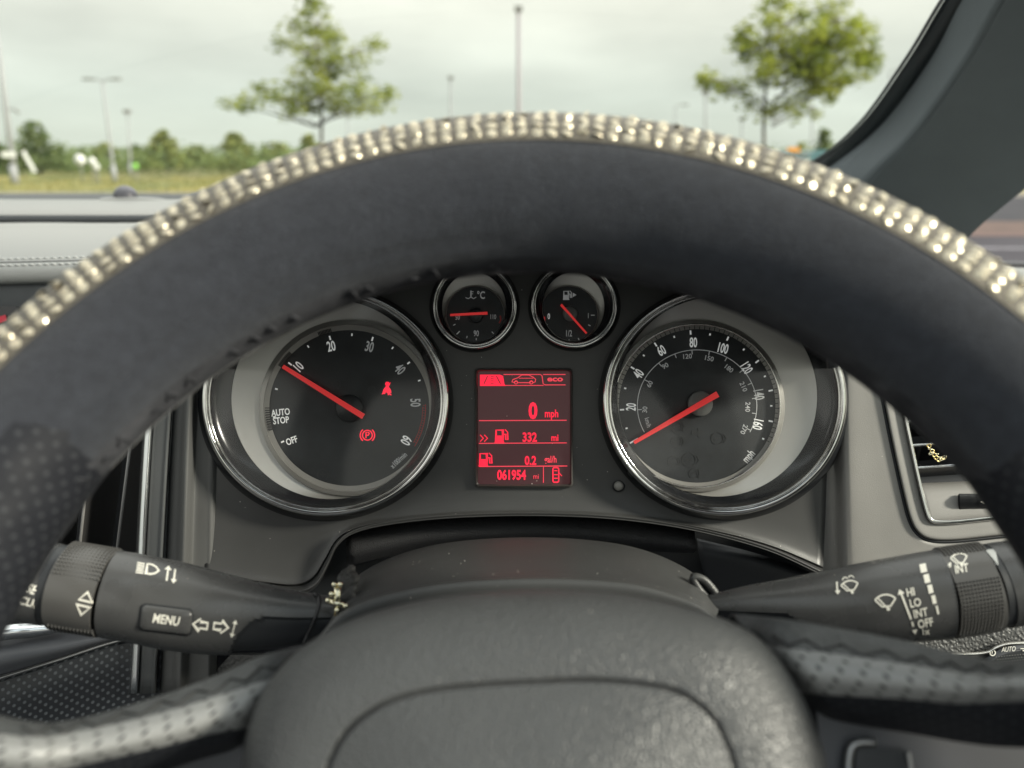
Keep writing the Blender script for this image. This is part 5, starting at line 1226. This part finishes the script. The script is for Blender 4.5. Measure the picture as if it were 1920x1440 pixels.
Oc = crom(Ow, NA, True); Gc = crom(Gw, NA, True); cc = Vector((0, -.02, 0))
V = []; nl = 0; uv = []
def hgt(t):                    # t 0 edge, 1 groove, 2 centre
    if t <= 1: s = 1 - t; return -.040 + .024 * (1 - s ** 2.3) ** (1 / 1.7)
    return -.016 + .009 * (1 - (2 - t) ** 2)
ts = [0, .01, .03, .06] + [.1 + .83 * i / 30 for i in range(31)] + [.95, .968, .981, .986, .993, 1.0, 1.007, 1.014, 1.019, 1.032, 1.05] + [1.07 + .92 * i / 24 for i in range(25)]
loops = []
for t in ts:
    gr = 0
    dg = abs(t - 1.0)
    if dg < .018: gr = -.0020 * (1 - dg / .018) ** .6
    lp = []
    for i in range(NA):
        a = Oc[i].lerp(Gc[i], t) if t <= 1 else Gc[i].lerp(cc, t - 1)
        lp.append(W(a.x, a.y, hgt(t) + gr))
    loops.append(lp)
edge = [W(a.x * .99, a.y * .99, -.055) for a in Oc]
loft('airbag_pad', [edge] + loops, M_leather, sw, cap1=True)
# hub housing behind the pad
loft('hub_housing', [[W(a.x * k, (a.y + .02) * k - .02, h) for a in Oc] for k, h in ((.93, -.085), (.97, -.07), (1.0, -.058), (.985, -.050))], M_dark, sw, cap0=True)

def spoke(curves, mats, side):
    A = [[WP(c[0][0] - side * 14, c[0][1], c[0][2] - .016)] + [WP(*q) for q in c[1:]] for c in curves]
    names = ('gathered_edge', 'perf_leather_painted_sheen', 'lower_leather')
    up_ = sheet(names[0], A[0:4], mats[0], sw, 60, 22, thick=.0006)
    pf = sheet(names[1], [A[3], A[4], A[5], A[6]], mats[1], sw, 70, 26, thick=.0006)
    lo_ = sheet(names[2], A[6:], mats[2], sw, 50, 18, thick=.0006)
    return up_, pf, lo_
Lc = [
  [(590, 1225, -.075), (500, 1240, -.07), (420, 1272, -.066), (300, 1316, -.06), (150, 1360, -.05), (40, 1372, -.04), (-200, 1340, -.03)],
  [(572, 1210, -.058), (500, 1228, -.056), (420, 1262, -.052), (300, 1306, -.047), (150, 1349, -.038), (40, 1352, -.026), (-200, 1290, -.012)],
  [(562, 1222, -.050), (498, 1246, -.048), (420, 1278, -.045), (300, 1320, -.040), (150, 1358, -.030), (40, 1364, -.018), (-200, 1310, -.006)],
  [(556, 1248, -.044), (490, 1278, -.042), (420, 1302, -.038), (300, 1338, -.033), (150, 1372, -.024), (40, 1382, -.013), (-200, 1345, 0)],
  [(530, 1276, -.041), (480, 1302, -.039), (410, 1326, -.035), (300, 1356, -.030), (150, 1392, -.021), (40, 1404, -.010), (-200, 1380, .003)],
  [(500, 1318, -.041), (465, 1334, -.039), (400, 1352, -.035), (300, 1380, -.030), (150, 1414, -.021), (40, 1430, -.011), (-200, 1410, .003)],
  [(474, 1362, -.045), (450, 1366, -.043), (390, 1376, -.039), (300, 1400, -.034), (150, 1434, -.026), (40, 1456, -.016), (-200, 1440, -.002)],
  [(464, 1384, -.053), (440, 1388, -.05), (380, 1398, -.046), (290, 1424, -.042), (150, 1462, -.034), (40, 1490, -.024), (-200, 1480, -.01)],
  [(460, 1410, -.066), (430, 1412, -.064), (370, 1424, -.06), (280, 1452, -.056), (150, 1490, -.048), (40, 1520, -.036), (-200, 1520, -.02)]]
lu, lp_, ll = spoke(Lc, (M_seam, M_perf_sheen, M_perfd), -1)
Rc = [
  [(1372, 1176, -.075), (1470, 1182, -.07), (1560, 1196, -.066), (1700, 1222, -.06), (1800, 1240, -.05), (1900, 1262, -.04), (2120, 1240, -.03)],
  [(1386, 1152, -.058), (1470, 1162, -.056), (1560, 1177, -.052), (1700, 1203, -.047), (1800, 1226, -.038), (1900, 1240, -.026), (2120, 1200, -.012)],
  [(1400, 1170, -.050), (1470, 1182, -.048), (1560, 1198, -.045), (1700, 1222, -.040), (1800, 1244, -.030), (1900, 1256, -.018), (2120, 1230, -.006)],
  [(1432, 1202, -.044), (1480, 1216, -.042), (1560, 1226, -.038), (1700, 1246, -.033), (1800, 1262, -.024), (1900, 1268, -.013), (2120, 1250, 0)],
  [(1452, 1226, -.041), (1492, 1240, -.039), (1560, 1248, -.035), (1700, 1264, -.030), (1800, 1276, -.021), (1900, 1278, -.010), (2120, 1270, .003)],
  [(1476, 1258, -.041), (1506, 1268, -.039), (1570, 1276, -.035), (1700, 1286, -.030), (1800, 1296, -.021), (1900, 1292, -.011), (2120, 1290, .003)],
  [(1500, 1294, -.045), (1530, 1300, -.043), (1590, 1304, -.039), (1700, 1310, -.034), (1800, 1318, -.026), (1900, 1314, -.016), (2120, 1310, -.002)],
  [(1512, 1318, -.053), (1545, 1324, -.05), (1600, 1330, -.046), (1700, 1338, -.042), (1800, 1350, -.034), (1900, 1356, -.024), (2120, 1350, -.01)],
  [(1520, 1340, -.066), (1552, 1350, -.064), (1610, 1358, -.06), (1700, 1372, -.056), (1800, 1390, -.048), (1900, 1400, -.036), (2120, 1400, -.02)]]
ru, rp, rl = spoke(Rc, (M_seam, M_perf_sheen, M_perfd), 1)
def zig(surf, pts, amp, m=M_threadd, r_=.0006):
    P2 = crom([Vector((x, y, 0)) for x, y in pts], 100); seq = []
    n = int(sum((b - a).length for a, b in zip(P2, P2[1:])) / 62) * 2
    for i in range(n):
        a = P2[int(i * 99 / n)]; b = P2[int((i + 1) * 99 / n)]
        y0, y1 = (a.y + (amp if i % 2 else -amp)), (b.y + (-amp if i % 2 else amp))
        l = []
        for t in (0, .33, .66, 1):
            p, nn = surf(a.x + (b.x - a.x) * t, y0 + (y1 - y0) * t); l.append(p + nn * .0003)
        tube('seam_thread', l, r_, m, sw, 5)
zig(on(bvh_of(ru, rp), .26), [(1450, 1200), (1560, 1216), (1700, 1236), (1800, 1254), (1900, 1262)], 8)
zig(on(bvh_of(lu, lp_), .26), [(545, 1236), (430, 1284), (300, 1326), (150, 1364), (40, 1374)], 8)
# switch panels below the spokes
for pts, nm in (([(300, 1420), (380, 1400), (455, 1385), (452, 1520), (200, 1520), (180, 1460)], 0), ([(1530, 1330), (1650, 1350), (1800, 1375), (2050, 1400), (2050, 1560), (1560, 1560)], 1)):
    fr = [WP(x, y, -.060) for x, y in pts]; V, f = prism_v(fr, [p - WH * .01 for p in fr]); mesh('spoke_panel', V, f, mat('spoke_plastic', (.05, .052, .06), .42), sw, smooth=False)
c = crom([WP(x, y, -.057) for x, y in ((1588, 1480), (1590, 1430), (1596, 1402), (1612, 1392), (1640, 1392))], 20)
M_trim = mat('dull_trim', (.28, .28, .28), .35, metal=.8)
tube('switch_trim', c, .0014, M_trim, sw, 8)
fr = [WP(x, y, -.058) for x, y in rr(1604, 1402, 1700, 1540, 12)]; V, f = prism_v(fr, [p - WH * .004 for p in fr]); mesh('wheel_switch', V, f, M_stalkd, sw, smooth=False)
tube('switch_trim', crom([WP(x, y, -.057) for x, y in ((1708, 1480), (1707, 1440), (1702, 1410))], 12), .0008, M_trim, sw, 6)
